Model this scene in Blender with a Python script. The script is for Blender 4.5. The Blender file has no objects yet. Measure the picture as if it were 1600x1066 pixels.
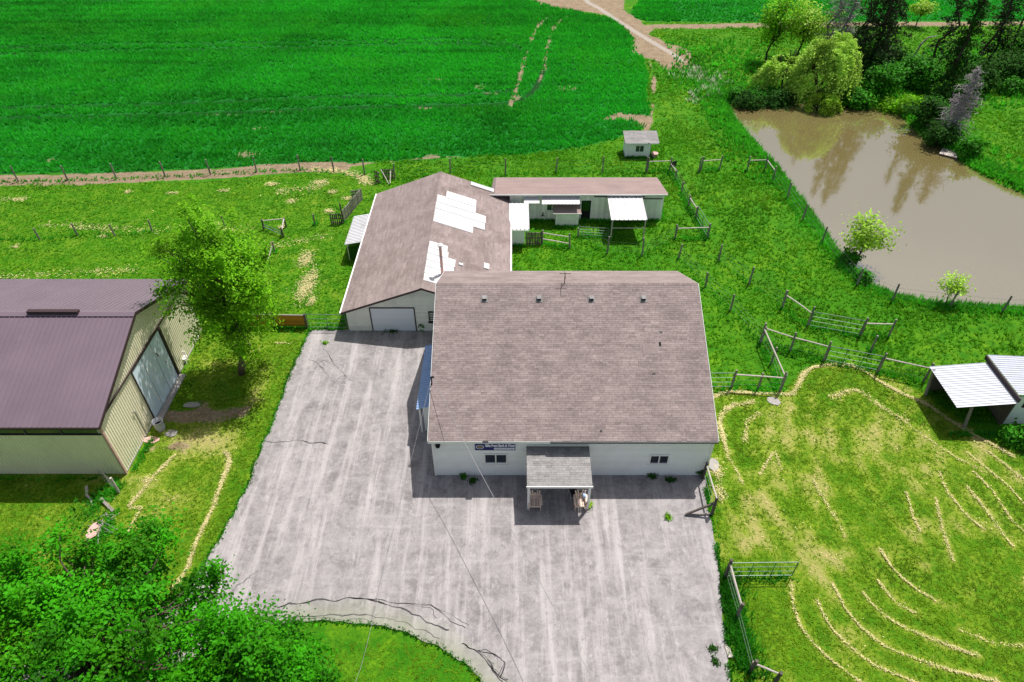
import bpy, math, random
import numpy as np
from mathutils import Vector, Matrix
from mathutils.geometry import tessellate_polygon

# ------------------------------------------------------------------ camera, sky, sun, exposure
sc = bpy.context.scene
col = sc.collection
R = math.radians
cam_d = bpy.data.cameras.new('camera'); cam = bpy.data.objects.new('camera', cam_d); col.objects.link(cam)
cam.location = (0, 0, 32.0); cam.rotation_euler = (R(90 - 41), 0, 0)
cam_d.sensor_width = 36.0; cam_d.lens = 24.0; cam_d.clip_start = 0.1; cam_d.clip_end = 6000
sc.camera = cam
SUN_EL, SUN_AZ = 64.0, 37.0            # degrees; azimuth from +Y towards +X
world = bpy.data.worlds.new('World'); sc.world = world; world.use_nodes = True
wn = world.node_tree; wn.nodes.clear()
wo = wn.nodes.new('ShaderNodeOutputWorld'); wb = wn.nodes.new('ShaderNodeBackground')
sky = wn.nodes.new('ShaderNodeTexSky'); sky.sky_type = 'NISHITA'; sky.sun_disc = False
sky.sun_elevation = R(SUN_EL); sky.sun_rotation = R(SUN_AZ); sky.air_density = 1.0; sky.dust_density = 4.0
wtc = wn.nodes.new('ShaderNodeTexCoord'); wno = wn.nodes.new('ShaderNodeTexNoise')
wno.inputs['Scale'].default_value = 2.6; wno.inputs['Detail'].default_value = 6; wno.inputs['Roughness'].default_value = .55
wra = wn.nodes.new('ShaderNodeMapRange'); wra.inputs[1].default_value = .50; wra.inputs[2].default_value = .74
wmx = wn.nodes.new('ShaderNodeMix'); wmx.data_type = 'RGBA'; wmx.inputs[7].default_value = (10.0, 10.1, 10.4, 1)
wn.links.new(wtc.outputs['Generated'], wno.inputs['Vector']); wn.links.new(wno.outputs['Fac'], wra.inputs[0])
wn.links.new(wra.outputs[0], wmx.inputs[0]); wn.links.new(sky.outputs[0], wmx.inputs[6])
wn.links.new(wmx.outputs[2], wb.inputs['Color']); wb.inputs['Strength'].default_value = 0.075
wn.links.new(wb.outputs[0], wo.inputs['Surface'])
sun_d = bpy.data.lights.new('sun', 'SUN'); sun = bpy.data.objects.new('sun', sun_d); col.objects.link(sun)
sun_d.energy = 4.6; sun_d.angle = R(.53); sun_d.color = (1.0, .96, .90)
sd = Vector((math.sin(R(SUN_AZ)) * math.cos(R(SUN_EL)), math.cos(R(SUN_AZ)) * math.cos(R(SUN_EL)), math.sin(R(SUN_EL))))
sun.rotation_euler = sd.to_track_quat('Z', 'Y').to_euler(); sun.location = (30, 40, 80)
vs = sc.view_settings; vs.view_transform = 'Standard'; vs.look = 'None'; vs.exposure = 0.36; vs.gamma = 1.0
vs.use_curve_mapping = False
rnd = random.Random(7); rng = np.random.default_rng(11)

# ------------------------------------------------------------------ helpers
def lin(r, g, b):
    f = lambda c: (c / 255 / 12.92) if c / 255 <= .04045 else ((c / 255 + .055) / 1.055) ** 2.4
    return (f(r), f(g), f(b))

def tag(o, label=None, cat=None, group=None, kind=None):
    if label: o['label'] = label
    if cat: o['category'] = cat
    if group: o['group'] = group
    if kind: o['kind'] = kind
    return o

def empty(name, loc, label, cat, group=None, rz=0):
    o = bpy.data.objects.new(name, None); col.objects.link(o)
    o.empty_display_size = .2; o.location = loc; o.rotation_euler = (0, 0, rz)
    return tag(o, label, cat, group)

def link(name, me, parent=None, loc=None):
    o = bpy.data.objects.new(name, me); col.objects.link(o)
    if parent is not None: o.parent = parent
    if loc is not None: o.location = loc
    return o

def abs_parent(o, parent):
    """geometry written in world coordinates under a parent placed elsewhere"""
    o.parent = parent
    m = Matrix.Identity(4); p = parent
    while p is not None:
        m = Matrix.LocRotScale(p.location, p.rotation_euler, p.scale) @ m if p.parent is None else p.matrix_parent_inverse @ Matrix.LocRotScale(p.location, p.rotation_euler, p.scale) @ m
        p = p.parent
    o.matrix_parent_inverse = m.inverted()
    return o

def raw_mesh(name, V, F, tint=None, mat=None, smooth=False):
    """V (n,3) array, F (m,k) array of equal-sized faces, tint per vertex"""
    V = np.asarray(V, dtype=np.float32); F = np.asarray(F, dtype=np.int32)
    me = bpy.data.meshes.new(name); n, (m, k) = len(V), F.shape
    me.vertices.add(n); me.vertices.foreach_set('co', V.ravel())
    me.loops.add(m * k); me.loops.foreach_set('vertex_index', F.ravel())
    me.polygons.add(m); me.polygons.foreach_set('loop_start', np.arange(m, dtype=np.int32) * k)
    if smooth: me.polygons.foreach_set('use_smooth', np.ones(m, dtype=bool))
    if tint is None: tint = np.full(n, .5)
    a = me.attributes.new('tint', 'FLOAT', 'POINT'); a.data.foreach_set('value', np.asarray(tint, dtype=np.float32))
    me.update(calc_edges=True); me.validate()
    if mat: me.materials.append(mat)
    return me

class MB:
    def __init__(s): s.v = []; s.f = []; s.t = []
    def add(s, vs_, fs, t=.5):
        b = len(s.v); s.v += [tuple(v) for v in vs_]; s.t += [t] * len(vs_)
        s.f += [tuple(b + i for i in f) for f in fs]; return s
    def box(s, c, d, t=.5, rz=0, rx=0, ry=0):
        M = Matrix.Rotation(rz, 3, 'Z') @ Matrix.Rotation(ry, 3, 'Y') @ Matrix.Rotation(rx, 3, 'X')
        vs_ = [Vector(c) + M @ Vector((x * d[0] / 2, y * d[1] / 2, z * d[2] / 2)) for x in (-1, 1) for y in (-1, 1) for z in (-1, 1)]
        return s.add(vs_, [(0, 1, 3, 2), (4, 6, 7, 5), (0, 4, 5, 1), (2, 3, 7, 6), (0, 2, 6, 4), (1, 5, 7, 3)], t)
    def prism(s, pts, off, t=.5):
        n = len(pts); a = [Vector(p) for p in pts]; b = [p + Vector(off) for p in a]
        fs = [tuple(range(n))[::-1], tuple(range(n, 2 * n))] + [(i, (i + 1) % n, n + (i + 1) % n, n + i) for i in range(n)]
        return s.add(a + b, fs, t)
    def tube(s, p0, p1, r0, r1=None, n=6, t=.5, cap=True):
        r1 = r0 if r1 is None else r1
        p0, p1 = Vector(p0), Vector(p1); d = (p1 - p0)
        if d.length < 1e-6: return s
        q = d.to_track_quat('Z', 'Y'); vs_ = []
        for p, r in ((p0, r0), (p1, r1)):
            for i in range(n):
                a = 2 * math.pi * i / n; vs_.append(p + q @ Vector((r * math.cos(a), r * math.sin(a), 0)))
        fs = [(i, (i + 1) % n, n + (i + 1) % n, n + i) for i in range(n)]
        if cap: fs += [tuple(range(n))[::-1], tuple(range(n, 2 * n))]
        return s.add(vs_, fs, t)
    def path(s, pts, r0, r1=None, n=5, t=.5):
        r1 = r0 if r1 is None else r1; k = len(pts) - 1
        for i in range(k):
            s.tube(pts[i], pts[i + 1], r0 + (r1 - r0) * i / k, r0 + (r1 - r0) * (i + 1) / k, n, t, cap=(i in (0, k - 1)))
        return s
    def mesh(s, name, mat, smooth=False):
        me = bpy.data.meshes.new(name); me.from_pydata(s.v, [], s.f)
        a = me.attributes.new('tint', 'FLOAT', 'POINT'); a.data.foreach_set('value', np.asarray(s.t, dtype=np.float32))
        if mat: me.materials.append(mat)
        if smooth: me.polygons.foreach_set('use_smooth', np.ones(len(me.polygons), dtype=bool))
        me.update(); return me
    def build(s, name, mat, parent=None, smooth=False, world_space=True):
        o = link(name, s.mesh(name, mat, smooth))
        if parent is not None:
            if world_space: abs_parent(o, parent)
            else: o.parent = parent
        return o

def mat(name, c, rough=.7, var=.18, scale=3.0, fine=40.0, bump=.0, bscale=60.0, metal=0.0, tint=.5, spec=.3, trans=0.0, dirt=None, dscale=.6):
    """procedural surface: base colour with two scales of noise, per-piece tint, optional soiling and bump"""
    m = bpy.data.materials.new(name); m.use_nodes = True; nt = m.node_tree; N = nt.nodes; L = nt.links
    b = N['Principled BSDF']; out = N['Material Output']
    geo = N.new('ShaderNodeNewGeometry')
    n1 = N.new('ShaderNodeTexNoise'); n1.inputs['Scale'].default_value = scale; n1.inputs['Detail'].default_value = 5
    n2 = N.new('ShaderNodeTexNoise'); n2.inputs['Scale'].default_value = fine; n2.inputs['Detail'].default_value = 3
    L.new(geo.outputs['Position'], n1.inputs['Vector']); L.new(geo.outputs['Position'], n2.inputs['Vector'])
    ad = N.new('ShaderNodeMath'); ad.operation = 'ADD'; L.new(n1.outputs['Fac'], ad.inputs[0]); L.new(n2.outputs['Fac'], ad.inputs[1])
    mr = N.new('ShaderNodeMapRange'); mr.inputs[1].default_value = .65; mr.inputs[2].default_value = 1.35
    mr.inputs[3].default_value = 1 - var; mr.inputs[4].default_value = 1 + var; L.new(ad.outputs[0], mr.inputs[0])
    at = N.new('ShaderNodeAttribute'); at.attribute_name = 'tint'
    tr = N.new('ShaderNodeMapRange'); tr.inputs[3].default_value = 1 - tint; tr.inputs[4].default_value = 1 + tint
    L.new(at.outputs['Fac'], tr.inputs[0])
    mu = N.new('ShaderNodeMath'); mu.operation = 'MULTIPLY'; L.new(mr.outputs[0], mu.inputs[0]); L.new(tr.outputs[0], mu.inputs[1])
    sc_ = N.new('ShaderNodeVectorMath'); sc_.operation = 'SCALE'; sc_.inputs[0].default_value = c; L.new(mu.outputs[0], sc_.inputs['Scale'])
    cout = sc_.outputs[0]
    if dirt:
        n3 = N.new('ShaderNodeTexNoise'); n3.inputs['Scale'].default_value = dscale; n3.inputs['Detail'].default_value = 7; n3.inputs['Roughness'].default_value = .65
        L.new(geo.outputs['Position'], n3.inputs['Vector'])
        m3 = N.new('ShaderNodeMapRange'); m3.inputs[1].default_value = .5; m3.inputs[2].default_value = .72; m3.inputs[4].default_value = .75; L.new(n3.outputs['Fac'], m3.inputs[0])
        mx = N.new('ShaderNodeMix'); mx.data_type = 'RGBA'; mx.inputs[7].default_value = (*dirt, 1)
        L.new(m3.outputs[0], mx.inputs[0]); L.new(cout, mx.inputs[6]); cout = mx.outputs[2]
    L.new(cout, b.inputs['Base Color'])
    b.inputs['Roughness'].default_value = rough; b.inputs['Metallic'].default_value = metal; b.inputs['Specular IOR Level'].default_value = spec
    if bump:
        nb = N.new('ShaderNodeTexNoise'); nb.inputs['Scale'].default_value = bscale; nb.inputs['Detail'].default_value = 4
        L.new(geo.outputs['Position'], nb.inputs['Vector'])
        bp = N.new('ShaderNodeBump'); bp.inputs['Strength'].default_value = bump; bp.inputs['Distance'].default_value = .05
        L.new(nb.outputs['Fac'], bp.inputs['Height']); L.new(bp.outputs[0], b.inputs['Normal'])
    if trans:
        td = N.new('ShaderNodeBsdfTranslucent'); ms = N.new('ShaderNodeMixShader'); ms.inputs[0].default_value = trans
        v2 = N.new('ShaderNodeVectorMath'); v2.operation = 'MULTIPLY'; v2.inputs[1].default_value = (1.1, 1.15, .7); L.new(cout, v2.inputs[0])
        L.new(v2.outputs[0], td.inputs['Color']); L.new(b.outputs[0], ms.inputs[1]); L.new(td.outputs[0], ms.inputs[2]); L.new(ms.outputs[0], out.inputs['Surface'])
    return m

M = {}
M['shingle'] = mat('brown_asphalt_shingle', lin(136, 123, 121), .9, .24, .8, 6, .3, 90, tint=.24, spec=.15)
M['shingle_tan'] = mat('tan_asphalt_shingle', lin(136, 123, 121), .9, .2, .8, 12, .3, 90, tint=.22, spec=.15, dirt=lin(108, 94, 90), dscale=.5)
M['shingle_grey'] = mat('grey_asphalt_shingle', lin(138, 136, 135), .9, .24, 2.0, 14, .3, 90, tint=.2, spec=.15)
M['under'] = mat('roof_deck', lin(110, 98, 96), .9, .1)
M['white_siding'] = mat('white_siding', lin(238, 240, 240), .6, .05, .8, 12, tint=.06, dirt=lin(222, 224, 222), dscale=.35)
M['old_siding'] = mat('weathered_white_siding', lin(238, 238, 230), .65, .08, 1.2, 14, tint=.10, dirt=lin(206, 208, 198), dscale=.9)
M['white_trim'] = mat('white_trim', lin(235, 235, 232), .5, .05)
M['white_metal'] = mat('white_sheet_metal', lin(200, 200, 202), .5, .06, 1.5, 20, spec=.5, tint=.08, dirt=lin(178, 176, 172), dscale=.5)
M['grey_metal'] = mat('galvanised_sheet', lin(172, 176, 186), .42, .08, 1.5, 20, spec=.5, tint=.10)
M['blue_metal'] = mat('blue_grey_sheet', lin(140, 166, 206), .45, .08, 1.5, 20, spec=.5, tint=.08)
M['dark_trim'] = mat('dark_brown_trim', lin(62, 48, 50), .5, .1)
M['barn_roof'] = mat('mauve_metal_roof', lin(112, 97, 108), .36, .07, .5, 20, spec=.5, tint=.09, dirt=lin(102, 88, 99), dscale=.3)
M['beige_metal'] = mat('beige_wall_sheet', lin(234, 227, 198), .5, .07, .6, 15, spec=.4, tint=.06, dirt=lin(218, 210, 180), dscale=.5)
M['door_grey'] = mat('blue_grey_door_panel', lin(212, 228, 240), .45, .06, .8, 10, tint=.05)
M['garage_white'] = mat('garage_door_white', lin(226, 230, 240), .5, .04, .8, 10, tint=.04)
M['scuff'] = mat('pale_door_scuff', lin(238, 242, 246), .6, .1, 3, 20)
M['glass'] = mat('window_glass', lin(34, 44, 58), .06, .25, 1.4, 6, spec=.8, tint=.1)
M['dark'] = mat('dark_opening', (.012, .012, .013), .9, .2)
M['wood'] = mat('grey_weathered_wood', lin(128, 122, 116), .85, .25, 3, 30, .2, 50, tint=.35)
M['wood_dark'] = mat('dark_weathered_wood', lin(92, 84, 78), .85, .28, 3, 30, .2, 50, tint=.35)
M['wood_new'] = mat('pale_chair_wood', lin(226, 202, 184), .7, .2, 4, 30, tint=.3)
M['wood_orange'] = mat('orange_boards', lin(190, 128, 46), .75, .22, 1.2, 16, tint=.25, dirt=lin(150, 110, 40), dscale=1.2)
M['wood_rail'] = mat('pale_rail_wood', lin(172, 164, 156), .8, .2, 3, 30, tint=.2)
M['gate_tube'] = mat('green_grey_gate_tube', lin(96, 118, 104), .5, .1, spec=.5, metal=.2)
M['wire'] = mat('fence_wire', lin(150, 152, 150), .5, .1, metal=.4)
M['cable'] = mat('service_cable', lin(140, 138, 140), .5, .3, 6, 20)
M['black'] = mat('black_metal', lin(38, 38, 42), .5, .1)
M['blue_paint'] = mat('blue_paint', lin(24, 54, 150), .5, .1)
M['sign_blue'] = mat('sign_blue', lin(20, 28, 104), .5, .06)
M['sign_white'] = mat('sign_white', lin(240, 242, 252), .5, .05)
M['sign_grey'] = mat('sign_grey', lin(150, 152, 170), .6, .1)
M['sign_tan'] = mat('sign_tan', lin(142, 130, 100), .6, .25, 14, 40)
M['plastic'] = mat('grey_plastic', lin(178, 178, 186), .5, .08)
M['stone'] = mat('concrete_slab', lin(150, 145, 143), .85, .2, 3, 20, .2)
M['brick'] = mat('pale_brick', lin(196, 158, 150), .85, .2, 4, 20, .2)
M['bark'] = mat('bark', lin(96, 84, 72), .9, .3, 4, 20, .4, 30)
M['bark_dark'] = mat('dark_bark', lin(60, 50, 44), .9, .3, 4, 20, .4, 30)
M['bark_grey'] = mat('bare_grey_twigs', lin(150, 142, 146), .9, .25, 2, 20, tint=.3)
M['leaf_maple'] = mat('leaf_mid_green', lin(116, 174, 28), .55, .18, .7, 8, tint=.5, trans=.5, spec=.12)
M['leaf_bright'] = mat('leaf_bright_green', lin(54, 136, 10), .6, .22, .6, 8, tint=.6, trans=.34, spec=.1, dirt=lin(74, 132, 14), dscale=.5)
M['leaf_willow'] = mat('leaf_willow', lin(164, 200, 84), .6, .16, .6, 8, tint=.4, trans=.3, spec=.1)
M['leaf_sapling'] = mat('leaf_lime', lin(150, 190, 52), .6, .16, .8, 8, tint=.4, trans=.35)
M['leaf_shrub'] = mat('leaf_shrub', lin(56, 128, 22), .6, .22, .6, 8, tint=.5, trans=.3, spec=.1)
M['leaf_dark'] = mat('leaf_dark', lin(44, 86, 26), .8, .25, .6, 8, tint=.5, trans=.2, spec=.08)
M['needle'] = mat('conifer_needles', lin(62, 82, 50), .9, .25, .6, 8, tint=.5, trans=.15, spec=.05)
M['crop'] = mat('young_cereal_blades', lin(42, 162, 42), .6, .16, .12, 2.0, tint=.36, trans=.42, spec=.15, dirt=lin(64, 168, 36), dscale=.06)
M['pasture'] = mat('pasture_grass_blades', lin(80, 148, 16), .65, .16, .22, 2.5, tint=.3, trans=.45, spec=.15, dirt=lin(120, 156, 26), dscale=.22)
M['lush'] = mat('lush_bank_grass', lin(70, 164, 40), .65, .2, .3, 2.5, tint=.4, trans=.45, spec=.2)
M['lawn_blade'] = mat('mown_grass_blades', lin(118, 156, 26), .7, .2, .3, 3, tint=.26, trans=.5, spec=.2)
M['straw'] = mat('dry_clippings', lin(190, 180, 126), .85, .15, 2, 10, tint=.3)
M['blossom'] = mat('pale_seed_heads', lin(200, 206, 176), .8, .2, 2, 10, tint=.3)

# ------------------------------------------------------------------ plane geometry helpers (metres)
def vnoise(x, y, s, seed=0):
    """smooth value noise in 0..1"""
    r = np.random.default_rng(1000 + seed); T = r.random((128, 128))
    u, v = np.asarray(x) / s + 37.3, np.asarray(y) / s + 11.7
    i, j = np.floor(u).astype(int), np.floor(v).astype(int); a, b = u - i, v - j
    a, b = a * a * (3 - 2 * a), b * b * (3 - 2 * b)
    g = lambda p, q: T[p % 128, q % 128]
    return (g(i, j) * (1 - a) + g(i + 1, j) * a) * (1 - b) + (g(i, j + 1) * (1 - a) + g(i + 1, j + 1) * a) * b
def fbm(x, y, s, seed=0, o=4):
    t = 0; w = 0
    for k in range(o): t = t + vnoise(x, y, s / 2 ** k, seed + k) * .5 ** k; w += .5 ** k
    return t / w
def inside(poly, x, y):
    c = np.zeros(np.shape(x), bool); n = len(poly)
    for i in range(n):
        x0, y0 = poly[i]; x1, y1 = poly[i - 1]
        if y0 == y1: continue
        c ^= ((y0 > y) != (y1 > y)) & (x < (x1 - x0) * (y - y0) / (y1 - y0) + x0)
    return c
def dist_line(pts, x, y, closed=False):
    d = np.full(np.shape(x), 1e9); n = len(pts)
    for i in range(n if closed else n - 1):
        (x0, y0), (x1, y1) = pts[i], pts[(i + 1) % n]
        dx, dy = x1 - x0, y1 - y0; L2 = dx * dx + dy * dy + 1e-9
        t = np.clip(((x - x0) * dx + (y - y0) * dy) / L2, 0, 1)
        d = np.minimum(d, np.hypot(x - x0 - t * dx, y - y0 - t * dy))
    return d
def sdist(poly, x, y):
    d = dist_line(poly, x, y, True); return np.where(inside(poly, x, y), -d, d)
def sstep(a, b, x):
    t = np.clip((x - a) / (b - a), 0, 1); return t * t * (3 - 2 * t)
def spline(pts, step=.4):
    """Catmull-Rom through the points, resampled"""
    P = [np.array(p, float) for p in pts]; P = [2 * P[0] - P[1]] + P + [2 * P[-1] - P[-2]]; o = []
    for i in range(1, len(P) - 2):
        a, b, c, d = P[i - 1:i + 3]; n = max(2, int(np.linalg.norm(c - b) / step))
        for t in np.arange(n) / n:
            o.append(.5 * ((2 * b) + (c - a) * t + (2 * a - 5 * b + 4 * c - d) * t * t + (3 * b - a - 3 * c + d) * t ** 3))
    o.append(P[-2]); return np.array(o)

# ------------------------------------------------------------------ site plan (metres, surveyed outlines)
WATER_Z = -0.45
POND = [(26.22, 80.82), (25.97, 76.68), (26.45, 71.52), (27.06, 67.44), (27.58, 63.54), (27.78, 59.06), (28.02, 54.33), (28.06, 49.57), (28.52, 45.79), (29.49, 43.69), (31.09, 42.68), (33.82, 42.11), (36.68, 41.86), (39.51, 41.62), (44.76, 42.11), (51.63, 45.52), (53.99, 51.30), (51.87, 55.12), (49.10, 58.57), (47.74, 60.59), (46.43, 64.24), (46.08, 67.59), (45.00, 71.20), (44.86, 75.43), (45.08, 78.90), (41.02, 81.22), (35.48, 80.82), (31.01, 81.41), (27.96, 81.61)]
POND = [tuple(p) for p in spline(POND + POND[:1], 1.0)[:-1]]
FIELD = [(-50.81, 61.98), (-38.28, 62.39), (-25.83, 63.49), (-17.57, 64.19), (-11.80, 64.90), (-6.60, 65.48), (0.00, 66.06), (6.77, 67.86), (11.06, 69.89), (14.40, 72.50), (15.67, 74.74), (16.27, 82.27), (17.73, 91.00), (18.18, 100.67), (15.91, 112.72), (10.25, 117.14), (7.13, 120.37), (3.21, 123.36), (2, 140), (-8, 400), (-400, 400), (-400, 58)]
FIELD2 = [(19.72, 118.92), (18.61, 114.39), (20.83, 112.40), (29.61, 111.74), (49.59, 112.40), (79.34, 112.40), (300, 104), (400, 400), (30, 400), (21.28, 122.60)]
DRIVE = [(-14.75, 37.95), (-11.89, 38.09), (-11.9, 38.4), (-4.2, 38.4), (-4.2, 25.3), (11.1, 25.3), (11.28, 24.65), (10.88, 22.79), (10.87, 21.74), (10.82, 20.27), (10.55, 17.78), (10.16, 15.17), (9.87, 13.23), (7.2, 9.5), (8.5, 0), (9, -60), (-3, -60), (-2, 0), (-1.4, 9.5), (-1.40, 13.34), (-1.98, 13.88), (-3.31, 14.77), (-5.54, 15.67), (-8.39, 16.11), (-10.97, 15.99), (-13.15, 15.42), (-14.78, 13.97), (-13, 11), (-30, 2), (-60, 0), (-60, 7), (-34, 8.5), (-19.91, 15.48), (-17.24, 16.50), (-16.25, 17.51), (-15.96, 19.00), (-15.58, 21.14), (-15.21, 24.01), (-15.12, 26.85), (-15.08, 29.03), (-15.05, 32.46), (-14.89, 35.99)]
LAWN_R = [(11.3, 25), (11.3, 33), (17.61, 31.44), (19.43, 33.51), (22.03, 34.46), (23.91, 34.20), (26.96, 31.74), (28.15, 29.03), (30.54, 26.16), (40, 22), (40, -80), (7, -80), (7, 10)]
LAWN_L = [(-53.03, 43.59), (-14.92, 38.09), (-14.89, 35.99), (-15.08, 29.03), (-15.58, 21.14), (-17.22, 16.44), (-24.15, 14.86), (-60, 8), (-60, 40)]
LAWN_UL = [(-67.84, 59.37), (-31.15, 60.27), (-20.99, 62.12), (-15.13, 61.32), (-12.39, 59.75), (-11.5, 55), (-12, 38), (-14.92, 38.09), (-53.35, 44.01)]
SOIL_STRIP = [(-68.44, 60.14), (-50.14, 60.79), (-42.05, 60.92), (-34.83, 61.72), (-29.90, 62.12), (-25.68, 62.94), (-21.96, 63.49), (-17.49, 63.77)]
THIN_SOIL = [(-17.52, 63.91), (-10.53, 65.19), (-8.92, 65.62), (-5.30, 65.92), (0.00, 66.21), (5.39, 67.41), (11.00, 69.41), (14.88, 72.34), (16.52, 78.37), (18.29, 88.69), (18.62, 94.64)]
SOIL_PATCH = [(2.81, 124.90), (7.06, 118.92), (10.77, 117.14), (15.59, 114.39), (17.65, 107.03), (18.33, 99.85), (19.43, 95.90), (21.01, 91.00), (23.67, 93.89), (24.13, 98.51), (22.29, 103.49), (19.78, 108.57), (18.80, 112.07), (18.34, 120.37), (20, 130), (22, 200), (8, 200), (3, 132)]
FAR_STRIP = [(19.43, 109.51), (29.21, 109.82), (44.01, 110.46), (60.78, 110.78), (78.60, 111.10), (250, 101)]
LANE = [(9, 190), (11, 150), (12.16, 125.68), (14.08, 119.64), (16.40, 112.72), (18.91, 105.83), (20.90, 100.67), (22.28, 97.19), (22.95, 94.64)]
TRAMS = [[(-87.95, 75.80), (-60.09, 78.37), (-45.47, 79.32), (-34.41, 80.28), (-20.95, 81.87), (-11.64, 81.87), (-3.91, 82.68), (0.00, 83.91)], [(-85.29, 72.67), (-58.43, 75.44), (-44.20, 76.34), (-29.78, 77.44), (-20.32, 78.56), (-7.56, 79.13), (0.00, 80.09), (2.60, 83.70), (4.02, 90.53)], [(-105.88, 96.93), (-72.40, 100.13), (-54.77, 101.23), (-36.67, 101.79), (-24.86, 102.35), (-9.27, 103.20), (-0.91, 101.51), (1.08, 99.04)], [(-103.30, 93.89), (-70.74, 97.19), (-53.61, 98.51), (-36.04, 99.58), (-24.49, 100.40), (-9.15, 101.51), (-1.81, 100.13)],
         [(-0.15, 79.32), (0.48, 84.33), (1.26, 91.00), (2.06, 98.51), (3.43, 107.03), (4.99, 113.39), (8.18, 116.79)], [(2.84, 83.91), (4.02, 90.53), (4.83, 98.51), (6.05, 107.95), (8.23, 114.06), (10.69, 116.10)], [(-125.16, 119.64), (-85.11, 122.60), (-42.88, 123.74), (-10.75, 124.12)]]
BARE = [((-9.57, 87.79), 2.2, .7), ((-3.84, 85.17), 1.4, .8), ((-2.67, 83.08), 1.6, .5), ((0.62, 81.87), .6, 1.6), ((1.55, 93.89), .5, 3.6), ((4.44, 95.39), .6, 5.6), ((5.39, 103.49), .5, 3.0), ((6.77, 84.75), 1.8, 1.6), ((12.83, 75.80), 3.0, 1.2), ((14.51, 74.74), 1.6, 2.4), ((-27.92, 77.44), 3.6, .5), ((-28.48, 72.84), 2.6, .8), ((-27.64, 66.36), 2.2, 1.2), ((-47.37, 65.19), 1.4, 1.0), ((-8.31, 66.21), 1.6, .8), ((-9.78, 78.56), 2.0, .5), ((-33.27, 76.70), 4.0, .4), ((-3.45, 111.42), 1.8, .8)]
RISE = [(21.65, 94.64), (21.81, 84.33), (21.40, 76.52)]
STRAW_LINES = [   # points, half width, density
    ([(-17.34, 26.65), (-16.88, 26.16), (-16.74, 25.02), (-16.68, 22.37), (-16.83, 20.35), (-16.81, 18.78), (-17.07, 17.72)], 0.074, 1.52),
    ([(-20.17, 26.41), (-20.74, 25.02), (-21.03, 23.88), (-21.33, 22.96), (-21.23, 22.62), (-20.64, 22.58), (-20.74, 21.54), (-20.75, 20.27)], 0.070, 1.39),
    ([(13.06, 31.15), (14.08, 31.62), (16.59, 31.56), (18.29, 31.50), (18.94, 32.22), (19.74, 33.38), (20.86, 34.14), (22.86, 34.33), (23.93, 33.69), (24.87, 32.28), (26.51, 30.75), (27.72, 28.97), (28.93, 27.46), (30.03, 26.26)], 0.088, 2.15),
    ([(12.97, 26.75), (12.94, 27.97), (13.13, 29.30), (13.99, 30.35), (15.67, 30.81)], 0.093, 1.39), ([(14.27, 27.46), (14.80, 29.03), (15.91, 29.85)], 0.093, 0.76),
    ([(14.15, 18.06), (13.93, 17.03), (13.89, 15.92), (14.23, 15.08), (14.76, 14.26), (15.70, 13.28), (16.54, 12.51)], 0.050, 1.89),
    ([(15.13, 17.14), (15.29, 16.02), (15.91, 14.86), (16.71, 14.06), (17.99, 13.34), (18.98, 12.84)], 0.051, 1.89),
    ([(16.23, 18.06), (16.41, 16.80), (16.84, 15.70), (17.63, 14.86), (19.06, 14.15), (20.43, 13.68), (22.06, 13.23)], 0.051, 1.89),
    ([(17.58, 17.61), (18.02, 16.57), (18.85, 15.79), (20.18, 15.08), (21.77, 14.41)], 0.050, 1.77),
    ([(19.43, 20.04), (19.71, 18.78), (20.27, 17.82), (21.05, 17.14)], 0.051, 1.64), ([(23.92, 23.26), (23.38, 21.38), (23.01, 19.40)], 0.050, 1.52),
    ([(25.02, 25.21), (24.83, 23.66), (25.08, 22.20), (25.53, 21.22)], 0.050, 1.13), ([(26.04, 24.10), (26.33, 22.49), (26.40, 21.10), (26.57, 20.16)], 0.050, 1.39),
    ([(26.97, 25.21), (27.38, 23.79), (27.43, 21.91), (27.82, 20.74)], 0.050, 1.13), ([(27.32, 26.65), (27.98, 25.21), (28.46, 23.97), (28.68, 22.88)], 0.050, 1.26),
    ([(28.63, 26.65), (29.64, 24.56)], 0.050, 1.26), ([(22.43, 23.66), (22.11, 22.20), (22.07, 21.10)], 0.050, 1.01), ([(18.63, 18.31), (19.01, 17.14), (19.80, 16.47)], 0.050, 1.01),
    ([(12.87, 26.65), (13.29, 24.24)], 0.065, 1.01), ([(15.69, 26.55), (14.40, 24.93)], 0.050, 1.01), ([(15.87, 26.65), (15.80, 25.25)], 0.050, 0.88), ([(17.41, 24.56), (17.75, 22.37), (17.86, 20.74)], 0.070, 0.44),
    ([(21.51, 15.64), (22.72, 15.02), (24.15, 14.86)], 0.050, 0.76), ([(20.90, 31.27), (22.79, 31.86), (23.77, 30.13), (24.93, 29.03)], 0.140, 0.63), ([(24.36, 29.57), (25.95, 26.95), (27.66, 25.02)], 0.065, 0.63),
    ([(-40.99, 44.62), (-36.08, 45.06), (-33.67, 45.42), (-30.38, 45.60)], .42, .16), ([(-42.03, 52.48), (-36.67, 51.95), (-31.47, 51.63), (-22.54, 51.84)], .42, .16), ([(-48.01, 57.03), (-45.74, 57.27)], .42, .16), ([(-21.21, 49.08), (-19.63, 49.28), (-17.63, 50.08), (-16.08, 50.59)], .42, .16),
    ([(-19.93, 63.07), (-17.28, 62.66), (-15.20, 61.72), (-13.67, 60.01)], 0.372, 1.03), ([(-16.86, 36.60), (-15.48, 36.53)], 0.055, 1.13), ([(-22.59, 58.49), (-18.53, 59.50)], 0.434, 0.29)]
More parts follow.
